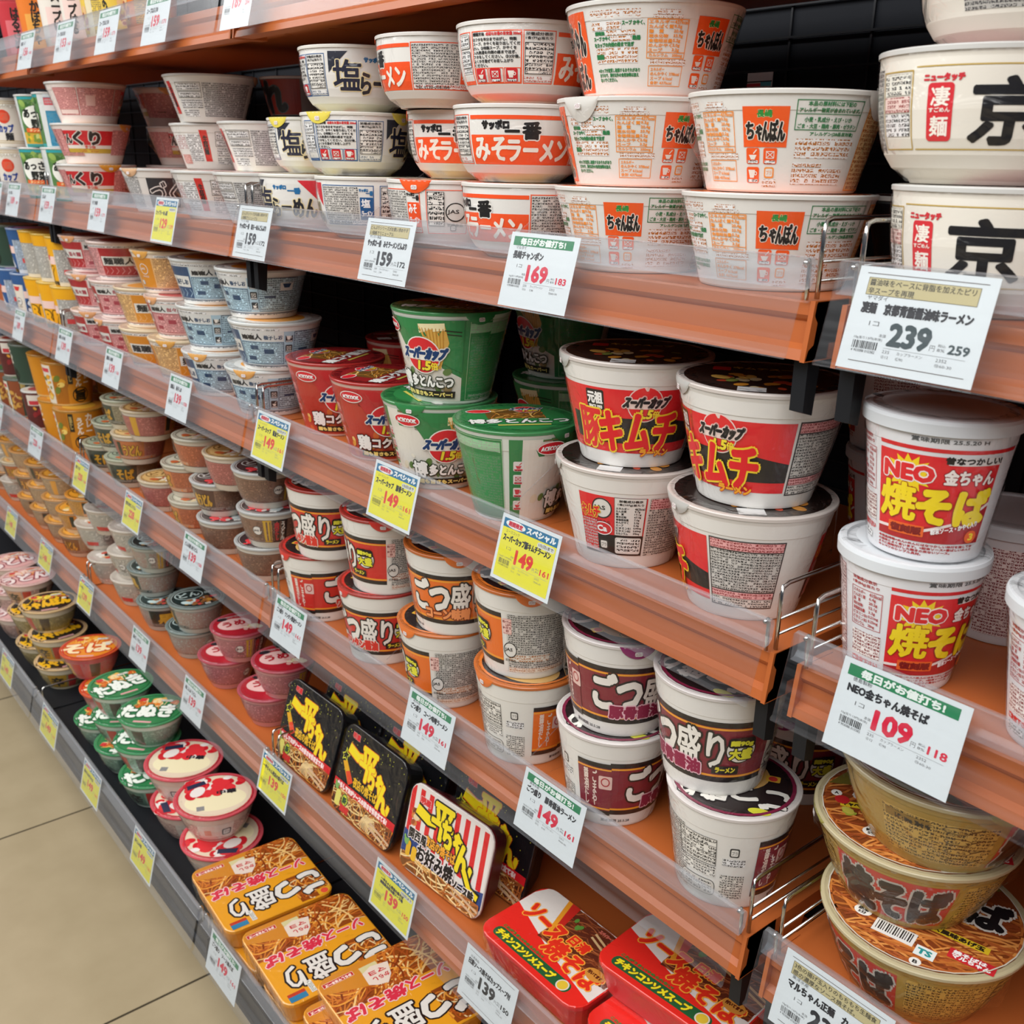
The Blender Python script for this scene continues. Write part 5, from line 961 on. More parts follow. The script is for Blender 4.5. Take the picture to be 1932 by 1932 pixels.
def a_nissin(a, w, h):
    a.r(1, 1, w-2, h-2, '#dd2a22'); a.p([(0.5, h*.58), (w*.5, h*.34), (w-1, h*.18), (w-1, h-1), (w*.06, h-1), (1, h*.8)], '#d9d4ce'); a.noodles(w*.34, h*.40, w*.64, h*.58, 8, ('#7a3a20', '#8c4a2a', '#5c2a1a', '#a86038'), 80, 1.5, 0.3, '#5a2a1c')
    a.p([(w*.24, h-1), (w*.36, h-1), (w*.42, h*.52), (w*.36, h*.5)], '#e0952a'); a.p([(w*.28, h-1), (w*.36, h-1), (w*.42, h*.54), (w*.38, h*.56)], '#c02a22'); a.blobs(w*.4, h*.7, 24, 22, 3, ('#7aa04a', '#5a8a3a'), 3, 7)
    for k in range(2): a.ribbon([(w*.6, h*.86-k*7), (w-2, h*.70-k*7)], 3, '#c9a878')
    a.t('日清', w*.52, h*.56, 28, 15, '#d8301e', .8, '#f0a03a', 1.3); a.t('ソース', w*.10, h*.50, 62, 24, '#d8301e', 1.8, '#f0a03a', 1.5, rot=-.10); a.t('焼そば', w*.44, h*.30, 84, 28, '#d8301e', 1.3, '#f0a03a', 1.6, rot=-.08)
    a.rr(w*.10, 8, w*.74, 16, 7, '#1f5a34'); a.t('チキンコンソメスープ', w*.13, 11, w*.56, 10, '#e6dc2a', .8, '#7a2a1a', .5); a.e(w*.78, 16, 8, 8, '#d8d0c4'); a.e(w*.78, 16, 6.4, 6.4, '#d8b83a'); a.t('これがうまい!やめられない!', w*.12, 25, w*.4, 4, '#3a7a3a', .3)
    a.e(w*.86, h*.46, 13, 9, '#c98a3a'); a.t('付いてます', w*.86-10, h*.44, 20, 5, '#5a2414', .4); a.t('スパイシーソース', w*.6, h*.9, 30, 5, '#c86a5a', .5)
box_kind('nissin', .172, .115, .044, .020, a_nissin, '#c8242a', '#dd2a22')
def a_gyaki(a, w, h):
    a.r(1, 1, w-2, h-2, '#e09a22'); a.noodles(2, 2, w*.98, h*.40, 9, ('#c9742a', '#a8501e', '#e0983a', '#7a3414', '#e8c07a'), 110, 2.4, None, '#8a4418'); a.p([(w*.45, 1), (w-1, 1), (w-1, h*.16), (w*.6, h*.3)], '#c9822a')
    a.noodles(w*.0+2, h*.60, w*.30, h*.38, 3, ('#c9742a', '#a8501e', '#e0983a', '#e8d09a'), 40, 2.4, None, '#8a4418')
    a.p([(w*.46, h*.42), (w-2, h*.42), (w-2, h*.5), (w*.5, h*.46)], '#e09a22')
    a.rr(w*.70, h*.06, w*.26, 8, .8, '#b8262a'); a.b(w*.70, h*.06, w*.26, 8, .6, '#e8c8b4'); a.t('からしマヨネーズ', w*.72, h*.075, w*.22, 4.6, '#f0dcd0', .4)
    a.r(w*.50, h*.07, 26, 13, '#cfc693'); a.p([(w*.42, h*.13), (w*.46, h*.26), (w*.52, h*.33), (w*.6, h*.31), (w*.66, h*.27), (w*.65, h*.14), (w*.56, h*.1)], '#e0cfc0'); 
    for i, q in enumerate(('からし', 'マヨ')): a.t(q, w*.47, h*(.2-.07*i)+4, 24, 7, '#c02a34', .4)
    a.t('ソース', w*.06, h*.40, w*.36, 17, '#d03046', 1.0, '#ecc9c6', 1.5, sk=.15); a.t('焼そば', w*.44, h*.40, w*.50, 20, '#d03046', 1.2, '#ecc9c6', 1.6, sk=.15)
    a.t('ごつ', w*.04, h*.62, w*.42, h*.28, '#dedad2', 2.8, '#1e1a1a', 2.4); a.t('盛り', w*.48, h*.60, w*.40, h*.27, '#dedad2', 1.0, '#1e1a1a', 3.0)
    a.rr(w*.02, h*.90, 22, 15, 2, '#d8a02a'); a.e(w*.02+11, h*.90+7.5, 6, 6, '#d8503a'); a.rr(w*.80, h*.88, 26, 16, 1, '#2a78a0'); a.rr(w*.80, h*.88, 26, 6, 1, '#b83a22'); a.r(w*.72, h*.82, 8, 24, '#d8d4cc'); a.f(w*.725, h*.83, 6, 20, '#333', '#d8d4cc', 2)
box_kind('heap_box', .176, .172, .0425, .018, a_gyaki, '#d88a1e', '#e09a22')
def put_box(kind, name, label, cat, loc, rot, group):
    t = thing(name, label, cat, loc, 0, group); t.rotation_euler = rot; b, l, f = BOX[kind]
    obj('tray', b, t); obj('lid', l, t)
    if f: obj('shrink_wrap', f, t)
    return t
d = DEK[5]
for kind, x, y, tl, yaw, w in (('ippei', -.928, .014, 1.25, .03, 'black starry yakisoba box leaning beside the rose bowls'), ('ippei', -.752, .016, 1.27, .02, 'black starry yakisoba box leaning beside the red striped box'), ('ippei_red', -.575, .022, 1.32, .08, 'red and white striped yakisoba box leaning beside the black ones')):
    put_box(kind, 'noodle_box', w, 'noodle box', (x, y, d+.004), (tl, 0, yaw), 'leaning yakisoba boxes')
for x, w in ((-.90, 'dark box leaning behind the black box at the rose bowls'), (-.73, 'dark box leaning behind the second black box'), ):
    put_box('ippei', 'noodle_box', w, 'noodle box', (x, .068, d+.004), (1.25, 0, .02), 'leaning yakisoba boxes')
for x, w in ((-.555, 'dark box leaning behind the red striped box'), ):
    put_box('ippei', 'noodle_box', w, 'noodle box', (x, .082, d+.004), (1.3, 0, .06), 'leaning yakisoba boxes')
n = 'noodle_box'
put_box('nissin', n, 'red yakisoba pack lying beside the striped box', 'noodle box', (-.372, .003, d+.046), (.03, 0, .02), 'red yakisoba packs')
put_box('nissin', n, 'lower red yakisoba pack, half hidden under another pack', 'noodle box', (-.192, .006, d+.046), (0, 0, .02), 'red yakisoba packs')
put_box('nissin', n, 'red yakisoba pack lying on top of another red pack', 'noodle box', (-.213, .040, d+.0935), (0, 0, .10), 'red yakisoba packs')
d = DEK[6]
R90 = -math.pi/2
def flat(x, y, lv, label): put_box('heap_box', n, label, 'noodle box', (x, y, d+.0437*lv+.0433), (0, 0, R90+.01*((x*100) % 3-1)-(.05 if lv else 0)), 'yellow yakisoba boxes')
flat(-.957, .048, 1, 'yellow yakisoba box, upper one beside the red and white lidded bowls')
flat(-.776, .050, 1, 'yellow yakisoba box, second upper one from the red and white lidded bowls')
flat(-.592, .052, 1, 'yellow yakisoba box in the second layer, under the topmost one')
flat(-.583, .070, 2, 'topmost yellow yakisoba box, resting on a second layer')
flat(-.915, .052, 0, 'lower yellow yakisoba box, nearest the red and white lidded bowls')
flat(-.728, .052, 0, 'lower yellow yakisoba box, second from the red and white lidded bowls')
flat(-.548, .052, 0, 'lower yellow yakisoba box, third from the red and white lidded bowls')
flat(-.420, .052, 1, 'yellow yakisoba box, fourth upper one from the red and white lidded bowls')
flat(-.366, .052, 0, 'lower yellow yakisoba box, fourth from the red and white lidded bowls')
# added patch painted for light seen through a gap in the back mesh
g = Geo(); g.box(-.018, .018, -.0012, 0, 0, .016, '#e6e4e0', 'paper'); a = Art().r(-18, 1, 20, 3.4, '#d0404a').r(2, 1, 15, 4.6, '#58b8c4').r(-18, 5.6, 36, 1.2, '#222'); a.into(g, lambda x, y, h: (x/1000, -.0012-h, y/1000), main='paper')
o = obj('gap_light_patch', g.mesh('gap_light_patch')); o.location = (-.402, BACK-.0065, 1.723); tag(o, 'tiny white card with red and blue edge on the dark back panel', 'card')
# kind, x, y, z of its base, millimetres round the label that face the aisle, level, stack, group, lid turn
CUPS = [
('champon', -0.2445, 0.0795, 1.5464, 12, 'bottom of three', 'beside the miso bowls', 'champon bowls on the second shelf', 190),
('champon', -0.2449, 0.0795, 1.6168, -32, 'middle of three', 'beside the miso bowls', 'champon bowls on the second shelf', 14),
('champon', -0.2374, 0.0795, 1.6872, -48, 'top of three', 'beside the miso bowls', 'champon bowls on the second shelf', 170),
('champon', -0.0936, 0.0795, 1.5464, -2, 'lower of two', 'beside the chrome divider', 'champon bowls on the second shelf', 200),
('champon', -0.0935, 0.0795, 1.6168, 14, 'upper of two', 'beside the chrome divider', 'champon bowls on the second shelf', 125),
('miso', -0.3869, 0.071, 1.5464, 52, 'bottom of three', 'next to the champon bowls', 'miso bowls on the second shelf', 180),
('miso', -0.4006, 0.071, 1.6163, -2, 'middle of three', 'next to the champon bowls', 'miso bowls on the second shelf', 150),
('miso', -0.3955, 0.071, 1.6862, -82, 'top of three', 'next to the champon bowls', 'miso bowls on the second shelf', 150),
('miso', -0.5225, 0.071, 1.5464, 150, 'bottom of three', 'next to the salt bowls', 'miso bowls on the second shelf', 30),
('miso', -0.5481, 0.115, 1.6163, 14, 'middle of three', 'next to the salt bowls', 'miso bowls on the second shelf', 190),
('miso', -0.5395, 0.071, 1.6862, 82, 'top of three', 'next to the salt bowls', 'miso bowls on the second shelf', 180),
('salt', -0.6802, 0.071, 1.5464, 118, 'bottom of three', 'next to the miso bowls', 'salt bowls on the second shelf', 180),
('salt', -0.7097, 0.071, 1.6163, -86, 'middle of three', 'next to the miso bowls', 'salt bowls on the second shelf', 20),
('salt', -0.7078, 0.071, 1.6862, -20, 'top of three', 'next to the miso bowls', 'salt bowls on the second shelf', 120),
('salt', -0.8278, 0.071, 1.5464, 40, 'lower of two', 'next to the grey bowls', 'salt bowls on the second shelf', 180),
('salt', -0.9054, 0.125, 1.6163, 6, 'upper of two', 'next to the grey bowls', 'salt bowls on the second shelf', 10),
('grey', -0.9679, 0.077, 1.5464, 40, 'lower of two', 'beside the salt bowls', 'grey bowls on the second shelf', 110),
('grey', -1.062, 0.13, 1.6153, 20, 'upper of two', 'beside the salt bowls', 'grey bowls on the second shelf', 150),
('grey', -1.1183, 0.077, 1.5464, -30, 'bottom of three', 'in the middle of the shelf', 'grey bowls on the second shelf', 170),
('grey', -1.2436, 0.13, 1.6153, -42, 'middle of three', 'in the middle of the shelf', 'grey bowls on the second shelf', 180),
('grey', -1.2182, 0.115, 1.6842, 10, 'top of three', 'in the middle of the shelf', 'grey bowls on the second shelf', 150),
('grey', -1.3344, 0.077, 1.5464, 116, '', 'beside the pink udon bowls', 'grey bowls on the second shelf', None),
('pink_udon', -1.6785, 0.077, 1.5464, 14, 'bottom of three', 'next to the vegetable cups', 'pink udon bowls on the second shelf', 0),
('pink_udon', -1.6863, 0.077, 1.6176, 8, 'middle of three', 'next to the vegetable cups', 'pink udon bowls on the second shelf', 40),
('pink_udon', -1.6933, 0.077, 1.6888, -110, 'top of three', 'next to the vegetable cups', 'pink udon bowls on the second shelf', 100),
('pink_udon', -1.6804, 0.25, 1.5464, -30, 'bottom of three', 'deep behind the front row', 'pink udon bowls on the second shelf', None),
('pink_udon', -1.6618, 0.25, 1.6176, -14, 'middle of three', 'deep behind the front row', 'pink udon bowls on the second shelf', None),
('pink_udon', -1.7167, 0.25, 1.6888, 100, 'top of three', 'deep behind the front row', 'pink udon bowls on the second shelf', None),
('veg', -1.7963, 0.0605, 1.5464, -8, 'lower of two', 'against the pink udon bowls', 'vegetable cups on the second shelf', None),
('veg', -1.8111, 0.0605, 1.6466, 86, 'upper of two', 'against the pink udon bowls', 'vegetable cups on the second shelf', None),
('veg', -1.9549, 0.0605, 1.5464, 8, 'lower of two', 'against the white cups', 'vegetable cups on the second shelf', None),
('veg', -1.9364, 0.0605, 1.6466, 0, 'upper of two', 'against the white cups', 'vegetable cups on the second shelf', None),
('cupn', -2.1578, 0.061, 1.5464, -6, 'lower of two', 'at the far end of the shelf', 'white cups on the second shelf', None),
('cupn', -2.1417, 0.061, 1.6466, -6, 'upper of two', 'at the far end of the shelf', 'white cups on the second shelf', None),
('dark_bowl', -1.17, 0.24, 1.5464, 120, 'bottom of three', 'deep behind the salt bowls', 'dark bowls at the back', None),
('dark_bowl', -1.1528, 0.24, 1.6156, 110, 'middle of three', 'deep behind the salt bowls', 'dark bowls at the back', None),
('dark_bowl', -1.1494, 0.24, 1.6848, 100, 'top of three', 'deep behind the salt bowls', 'dark bowls at the back', None),
('kyoto', 0.089, 0.077, 1.5464, 14, 'bottom of three', 'past the chrome divider', 'large white bowls', None),
('kyoto', 0.0676, 0.077, 1.6261, -6, 'middle of three', 'past the chrome divider', 'large white bowls', None),
('kyoto', 0.0744, 0.096, 1.7058, -128, 'top of three', 'past the chrome divider', 'large white bowls', None),
('dark_bowl', -0.0134, 0.2, 1.5464, 0, '', 'behind the chrome divider', None, None),
('kimchi', -0.2327, 0.076, 1.2757, -152, 'lower of two', 'next to the green cups', 'kimchi cups on the third shelf', None),
('kimchi', -0.2323, 0.076, 1.3743, 6, 'upper of two', 'next to the green cups', 'kimchi cups on the third shelf', None),
('kimchi', -0.0883, 0.076, 1.2757, 104, 'lower of two', 'next to the chrome divider', 'kimchi cups on the third shelf', 10),
('kimchi', -0.0872, 0.076, 1.3743, 46, 'upper of two', 'next to the chrome divider', 'kimchi cups on the third shelf', None),
('green_super', -0.5362, 0.068, 1.2757, -4, 'lower of two', 'beside the red soy cups', 'green cups on the third shelf', -70),
('green_super', -0.5185, 0.0725, 1.3792, 36, 'upper of two', 'beside the red soy cups', 'green cups on the third shelf', None),
('green_super', -0.3948, 0.068, 1.2757, -72, '', 'beside the kimchi cups', 'green cups on the third shelf', 10),
('red_super', -0.8177, 0.092, 1.2757, 0, '', 'beside the blue bowls', 'red soy cups on the third shelf', 60),
('red_super', -0.6732, 0.078, 1.2757, 0, '', 'beside the green cups', 'red soy cups on the third shelf', 60),
('green_super', -0.5427, 0.27, 1.2757, 60, 'lower of two', 'deep behind the green cups', 'green cups on the third shelf', None),
('green_super', -0.5479, 0.27, 1.3792, 60, 'upper of two', 'deep behind the green cups', 'green cups on the third shelf', None),
('red_super', -0.9017, 0.27, 1.2757, 60, '', 'deep behind the red soy cups', 'red soy cups on the third shelf', None),
('artisan_blue', -0.9774, 0.0715, 1.2757, 110, 'bottom of three', 'beside the red soy cups', 'blue bowls on the third shelf', 15),
('artisan_blue', -0.953, 0.0715, 1.3459, 96, 'middle of three', 'beside the red soy cups', 'blue bowls on the third shelf', 190),
('artisan_blue', -0.9876, 0.0715, 1.4161, 126, 'top of three', 'beside the red soy cups', 'blue bowls on the third shelf', 180),
('artisan_blue', -1.1378, 0.0715, 1.2757, 92, 'bottom of three', 'beside the orange bowls', 'blue bowls on the third shelf', 10),
('artisan_blue', -1.1461, 0.0715, 1.3459, 118, 'middle of three', 'beside the orange bowls', 'blue bowls on the third shelf', 185),
('artisan_blue', -1.1597, 0.0715, 1.4161, 78, 'top of three', 'beside the orange bowls', 'blue bowls on the third shelf', 175),
('artisan_orange', -1.2831, 0.0715, 1.2757, -40, 'bottom of three', 'next to the blue bowls', 'orange bowls on the third shelf', None),
('artisan_red', -1.2815, 0.0715, 1.3459, 110, 'middle of three', 'next to the blue bowls', 'orange bowls on the third shelf', None),
('artisan_orange', -1.3283, 0.0715, 1.4161, -74, 'top of three', 'next to the blue bowls', 'orange bowls on the third shelf', None),
('artisan_orange', -1.4204, 0.0715, 1.2757, 0, 'lower of two', 'next to the pink bowls', 'orange bowls on the third shelf', 180),
('artisan_orange', -1.4286, 0.0715, 1.3459, -22, 'upper of two', 'next to the pink bowls', 'orange bowls on the third shelf', 180),
('artisan_red', -1.5558, 0.0715, 1.2757, 84, 'bottom of three', 'with the dark red label band', 'pink bowls on the third shelf', None),
('artisan_red', -1.564, 0.0715, 1.3459, 104, 'middle of three', 'with the dark red label band', 'pink bowls on the third shelf', 180),
('artisan_red', -1.5544, 0.0715, 1.4161, -12, 'top of three', 'with the dark red label band', 'pink bowls on the third shelf', 180),
('artisan_red', -1.6944, 0.0715, 1.2757, 84, 'bottom of three', 'next to the yellow curry cups', 'pink bowls on the third shelf', None),
('artisan_red', -1.6994, 0.0715, 1.3459, 70, 'middle of three', 'next to the yellow curry cups', 'pink bowls on the third shelf', None),
('artisan_red', -1.7195, 0.0715, 1.4161, 66, 'top of three', 'next to the yellow curry cups', 'pink bowls on the third shelf', None),
('curry_cup', -1.8473, 0.0605, 1.2757, 86, 'lower of two', 'beside the pink bowls', 'yellow cups on the third shelf', None),
('curry_cup', -1.8455, 0.0605, 1.3759, 80, 'upper of two', 'beside the pink bowls', 'yellow cups on the third shelf', None),
('curry_cup', -1.9457, 0.0605, 1.2757, 8, 'lower of two', 'in the middle of its row', 'yellow cups on the third shelf', None),
('curry_cup', -1.9438, 0.0605, 1.3759, -62, 'upper of two', 'in the middle of its row', 'yellow cups on the third shelf', None),
('curry_cup', -2.0441, 0.0605, 1.2757, 8, 'lower of two', 'beside the blue cups', 'yellow cups on the third shelf', None),
('curry_cup', -2.0421, 0.0605, 1.3759, -66, 'upper of two', 'beside the blue cups', 'yellow cups on the third shelf', None),
('blue_cup', -2.1544, 0.0605, 1.2757, -20, 'lower of two', 'beside the yellow cups', 'blue cups on the third shelf', None),
('blue_cup', -2.1404, 0.0605, 1.3759, 84, 'upper of two', 'beside the yellow cups', 'blue cups on the third shelf', None),
('blue_cup', -2.2751, 0.0605, 1.2757, 80, 'lower of two', 'at the far end of the shelf', 'blue cups on the third shelf', None),
('umai_green', -2.2964, 0.068, 1.3759, 80, 'upper of two', 'at the far end of the shelf', 'blue cups on the third shelf', None),
('gotsu_red', -0.832, 0.066, 0.9995, -52, 'lower of two', 'beside the brown bowls', 'red ramen cups on the fourth shelf', -35),
('gotsu_red', -0.8021, 0.066, 1.1044, 44, 'upper of two', 'beside the brown bowls', 'red ramen cups on the fourth shelf', 150),
('gotsu_red', -0.665, 0.066, 0.9995, 32, 'lower of two', 'beside the orange cups', 'red ramen cups on the fourth shelf', -35),
('gotsu_red', -0.6521, 0.066, 1.1044, 88, 'upper of two', 'beside the orange cups', 'red ramen cups on the fourth shelf', 25),
('gotsu_orange', -0.5196, 0.066, 0.9995, 106, 'lower of two', 'beside the red cups', 'orange ramen cups on the fourth shelf', -35),
('gotsu_orange', -0.5025, 0.066, 1.1044, 4, 'upper of two', 'beside the red cups', 'orange ramen cups on the fourth shelf', 25),
('gotsu_orange', -0.3627, 0.066, 0.9995, -108, 'lower of two', 'beside the maroon cups', 'orange ramen cups on the fourth shelf', -35),
('gotsu_orange', -0.3677, 0.066, 1.1044, 112, 'upper of two', 'beside the maroon cups', 'orange ramen cups on the fourth shelf', 25),
('gotsu_purple', -0.2224, 0.066, 0.9995, -66, 'lower of two', 'next to the orange cups', 'maroon ramen cups on the fourth shelf', 175),
('gotsu_purple', -0.2192, 0.066, 1.1044, -24, 'upper of two', 'next to the orange cups', 'maroon ramen cups on the fourth shelf', 25),
('gotsu_purple', -0.0694, 0.066, 0.9995, -128, 'lower of two', 'next to the chrome divider', 'maroon ramen cups on the fourth shelf', 175),
('gotsu_purple', -0.0948, 0.066, 1.1044, 34, 'upper of two', 'next to the chrome divider', 'maroon ramen cups on the fourth shelf', 150),
('gotsu_purple', -0.1257, 0.25, 0.9995, 30, '', 'deep behind the maroon cups', 'maroon ramen cups on the fourth shelf', None),
('don_brown', -1.0075, 0.066, 0.9995, 110, 'bottom of three', 'beside the red ramen cups', 'brown bowls on the fourth shelf', None),
('don_brown', -0.9901, 0.066, 1.0612, 146, 'middle of three', 'beside the red ramen cups', 'brown bowls on the fourth shelf', None),
('don_brown', -0.9994, 0.066, 1.1229, 106, 'top of three', 'beside the red ramen cups', 'brown bowls on the fourth shelf', None),
('don_brown', -1.1547, 0.066, 0.9995, 84, 'bottom of three', 'beside the orange soba bowls', 'brown bowls on the fourth shelf', None),
('don_brown', -1.1732, 0.066, 1.0612, 40, 'middle of three', 'beside the orange soba bowls', 'brown bowls on the fourth shelf', None),
('don_pink', -1.1088, 0.066, 1.1229, 110, 'top of three', 'beside the orange soba bowls', 'brown bowls on the fourth shelf', None),
('don_orange', -1.2802, 0.066, 0.9995, 64, 'bottom of three', 'beside the brown bowls', 'orange soba bowls', None),
('don_orange', -1.3001, 0.066, 1.0612, 64, 'middle of three', 'beside the brown bowls', 'orange soba bowls', None),
('don_orange', -1.2374, 0.066, 1.1229, 84, 'top of three', 'beside the brown bowls', 'orange soba bowls', None),
('don_pink', -1.4308, 0.066, 0.9995, 84, 'bottom of three', 'in front of the pale green bowls', 'salmon bowls on the fourth shelf', None),
('don_pink', -1.5596, 0.066, 1.0612, 20, 'middle of three', 'in front of the pale green bowls', 'salmon bowls on the fourth shelf', None),
('don_pink', -1.4892, 0.066, 1.1229, -56, 'top of three', 'in front of the pale green bowls', 'salmon bowls on the fourth shelf', None),
('don_green', -1.6162, 0.066, 0.9995, 20, 'bottom of three', 'beside the salmon bowls', 'pale green bowls on the fourth shelf', None),
('don_green', -1.6726, 0.066, 1.0612, 40, 'middle of three', 'beside the salmon bowls', 'pale green bowls on the fourth shelf', None),
('don_green', -1.5986, 0.066, 1.1229, 60, 'top of three', 'beside the salmon bowls', 'pale green bowls on the fourth shelf', None),
('don_green', -1.7515, 0.066, 0.9995, 20, '', 'beside the tall curry cups', 'pale green bowls on the fourth shelf', None),
('umai_orange', -2.098, 0.19, 0.9995, 8, 'lower of two', 'behind the pale green bowls', 'curry udon cups on the fourth shelf', None),
('umai_orange', -2.0476, 0.19, 1.0987, 96, 'upper of two', 'behind the pale green bowls', 'curry udon cups on the fourth shelf', None),
('umai_orange', -1.9447, 0.068, 0.9995, 16, 'lower of two', 'in front of the others', 'curry udon cups on the fourth shelf', None),
('umai_orange', -1.991, 0.068, 1.0987, -4, 'upper of two', 'in front of the others', 'curry udon cups on the fourth shelf', None),
('umai_orange', -2.0581, 0.068, 0.9995, 96, 'lower of two', 'beside the slim red cup', 'curry udon cups on the fourth shelf', None),
('umai_orange', -2.1044, 0.068, 1.0987, -60, 'upper of two', 'beside the slim red cup', 'curry udon cups on the fourth shelf', None),
('slim_red', -2.2006, 0.053, 0.9995, 0, '', 'beside the dark green cups', None, None),
('umai_green', -2.3598, 0.068, 0.9995, 8, 'lower of two', 'beside the slim red cup', 'dark green cups on the fourth shelf', None),
('umai_green', -2.2637, 0.068, 1.0987, 84, 'upper of two', 'beside the slim red cup', 'dark green cups on the fourth shelf', None),
('umai_green', -2.5009, 0.068, 0.9995, 0, 'lower of two', 'at the far end of the shelf', 'dark green cups on the fourth shelf', None),
('slim_red', -2.3861, 0.053, 1.0987, 0, 'upper of two', 'at the far end of the shelf', 'dark green cups on the fourth shelf', None),
('rose_bowl', -1.0372, 0.065, 0.722, 84, 'lower of two', 'beside the black boxes', 'rose bowls on the fifth shelf', None),
('rose_bowl', -1.0073, 0.08, 0.7832, 110, 'upper of two', 'beside the black boxes', 'rose bowls on the fifth shelf', None),
('rose_bowl', -1.2029, 0.065, 0.722, 90, 'lower of two', 'beside the dark green bowls', 'rose bowls on the fifth shelf', None),
('rose_bowl', -1.1729, 0.08, 0.7832, 126, 'upper of two', 'beside the dark green bowls', 'rose bowls on the fifth shelf', None),
('black_bowl', -1.3557, 0.065, 0.722, 96, 'lower of two', 'beside the rose bowls', 'dark green bowls on the fifth shelf', None),
('black_bowl', -1.3334, 0.065, 0.7832, 70, 'upper of two', 'beside the rose bowls', 'dark green bowls on the fifth shelf', None),
('black_bowl', -1.51, 0.065, 0.722, 0, 'bottom of three', 'beside the white bowls', 'dark green bowls on the fifth shelf', None),
('black_bowl', -1.5468, 0.065, 0.7832, 60, 'middle of three', 'beside the white bowls', 'dark green bowls on the fifth shelf', None),
('black_bowl', -1.5201, 0.065, 0.8444, 134, 'top of three', 'beside the white bowls', 'dark green bowls on the fifth shelf', None),
('white_bowl', -1.6629, 0.067, 0.722, 66, 'bottom of three', 'beside the dark green bowls', 'white bowls on the fifth shelf', None),
('white_bowl', -1.6632, 0.067, 0.7832, 100, 'middle of three', 'beside the dark green bowls', 'white bowls on the fifth shelf', None),
('white_bowl', -1.6373, 0.067, 0.8444, 80, 'top of three', 'beside the dark green bowls', 'white bowls on the fifth shelf', None),
('white_bowl', -1.8115, 0.067, 0.722, 10, 'bottom of three', 'beside the amber bowls', 'white bowls on the fifth shelf', None),
('white_bowl', -1.882, 0.067, 0.7832, 60, 'middle of three', 'beside the amber bowls', 'white bowls on the fifth shelf', None),
('white_bowl', -1.7933, 0.067, 0.8444, 60, 'top of three', 'beside the amber bowls', 'white bowls on the fifth shelf', None),
('beige_bowl', -2.0225, 0.068, 0.722, 40, 'bottom of three', 'beside the white bowls', 'orange and beige bowls', None),
('orange_bowl', -2.0231, 0.068, 0.7812, 0, 'middle of three', 'beside the white bowls', 'orange and beige bowls', None),
('orange_bowl', -1.9298, 0.068, 0.8404, -6, 'top of three', 'beside the white bowls', 'orange and beige bowls', None),
('beige_bowl', -2.1379, 0.068, 0.722, 84, 'bottom of three', 'next to the brush-character bowls', 'orange and beige bowls', None),
('beige_bowl', -2.1385, 0.068, 0.7812, 84, 'middle of three', 'next to the brush-character bowls', 'orange and beige bowls', None),
('beige_bowl', -2.1285, 0.068, 0.8404, -60, 'top of three', 'next to the brush-character bowls', 'orange and beige bowls', None),
('beige_bowl', -2.2628, 0.068, 0.722, 0, 'bottom of three', 'second along from the brush-character bowls', 'orange and beige bowls', None),
('beige_bowl', -2.2653, 0.068, 0.7812, 84, 'middle of three', 'second along from the brush-character bowls', 'orange and beige bowls', None),
('beige_bowl', -2.2609, 0.068, 0.8404, 20, 'top of three', 'second along from the brush-character bowls', 'orange and beige bowls', None),
('beige_bowl', -2.3782, 0.068, 0.722, 0, 'bottom of three', 'third along from the brush-character bowls', 'orange and beige bowls', None),
('beige_bowl', -2.3882, 0.068, 0.7812, 30, 'middle of three', 'third along from the brush-character bowls', 'orange and beige bowls', None),
('beige_bowl', -2.4039, 0.068, 0.8404, 84, 'top of three', 'third along from the brush-character bowls', 'orange and beige bowls', None),
('white_bowl', -2.5507, 0.067, 0.722, 66, 'bottom of three', 'fourth along from the brush-character bowls', 'orange and beige bowls', None),
('don_pink', -2.5178, 0.065, 0.7832, 30, 'middle of three', 'fourth along from the brush-character bowls', 'orange and beige bowls', None),
('beige_bowl', -2.5181, 0.068, 0.8449, -40, 'top of three', 'fourth along from the brush-character bowls', 'orange and beige bowls', None),
('beige_bowl', -2.6774, 0.068, 0.722, 0, 'bottom of three', 'fifth along from the brush-character bowls', 'orange and beige bowls', None),
('white_bowl', -2.6602, 0.067, 0.7812, 10, 'middle of three', 'fifth along from the brush-character bowls', 'orange and beige bowls', None),
('white_bowl', -2.6424, 0.067, 0.8424, 80, 'top of three', 'fifth along from the brush-character bowls', 'orange and beige bowls', None),
('red_low', -1.0583, -0.032, 0.4506, 30, 'lower of two', 'beside the yellow boxes', 'red and white lidded bowls', 150),
('red_low', -1.0838, -0.028, 0.5148, 4, 'upper of two', 'beside the yellow boxes', 'red and white lidded bowls', 0),
('red_low', -1.2017, -0.03, 0.4506, 0, 'lower of two', 'beside the green bowls', 'red and white lidded bowls', 80),
('red_low', -1.2271, -0.026, 0.5148, 40, 'upper of two', 'beside the green bowls', 'red and white lidded bowls', -20),
('green_low', -1.3345, -0.05, 0.4506, 40, 'bottom of three', 'beside the red bowls', 'green lidded bowls', None),
('green_low', -1.3585, -0.046, 0.5108, 84, 'middle of three', 'beside the red bowls', 'green lidded bowls', -30),
('green_low', -1.348, -0.036, 0.571, 100, 'top of three', 'beside the red bowls', 'green lidded bowls', None),
('green_low', -1.4768, -0.05, 0.4506, 0, 'bottom of three', 'beside the orange bowl', 'green lidded bowls', 60),
('green_low', -1.4859, -0.046, 0.5108, 60, 'middle of three', 'beside the orange bowl', 'green lidded bowls', None),
('green_low', -1.4877, -0.046, 0.571, 84, 'top of three', 'beside the orange bowl', 'green lidded bowls', None),
('green_low', -1.6042, -0.05, 0.4506, 0, 'bottom of three', 'beside the green bowls', 'bowls with orange lids', None),
('orange_low', -1.6122, -0.03, 0.5108, 0, 'middle of three', 'beside the green bowls', 'bowls with orange lids', None),
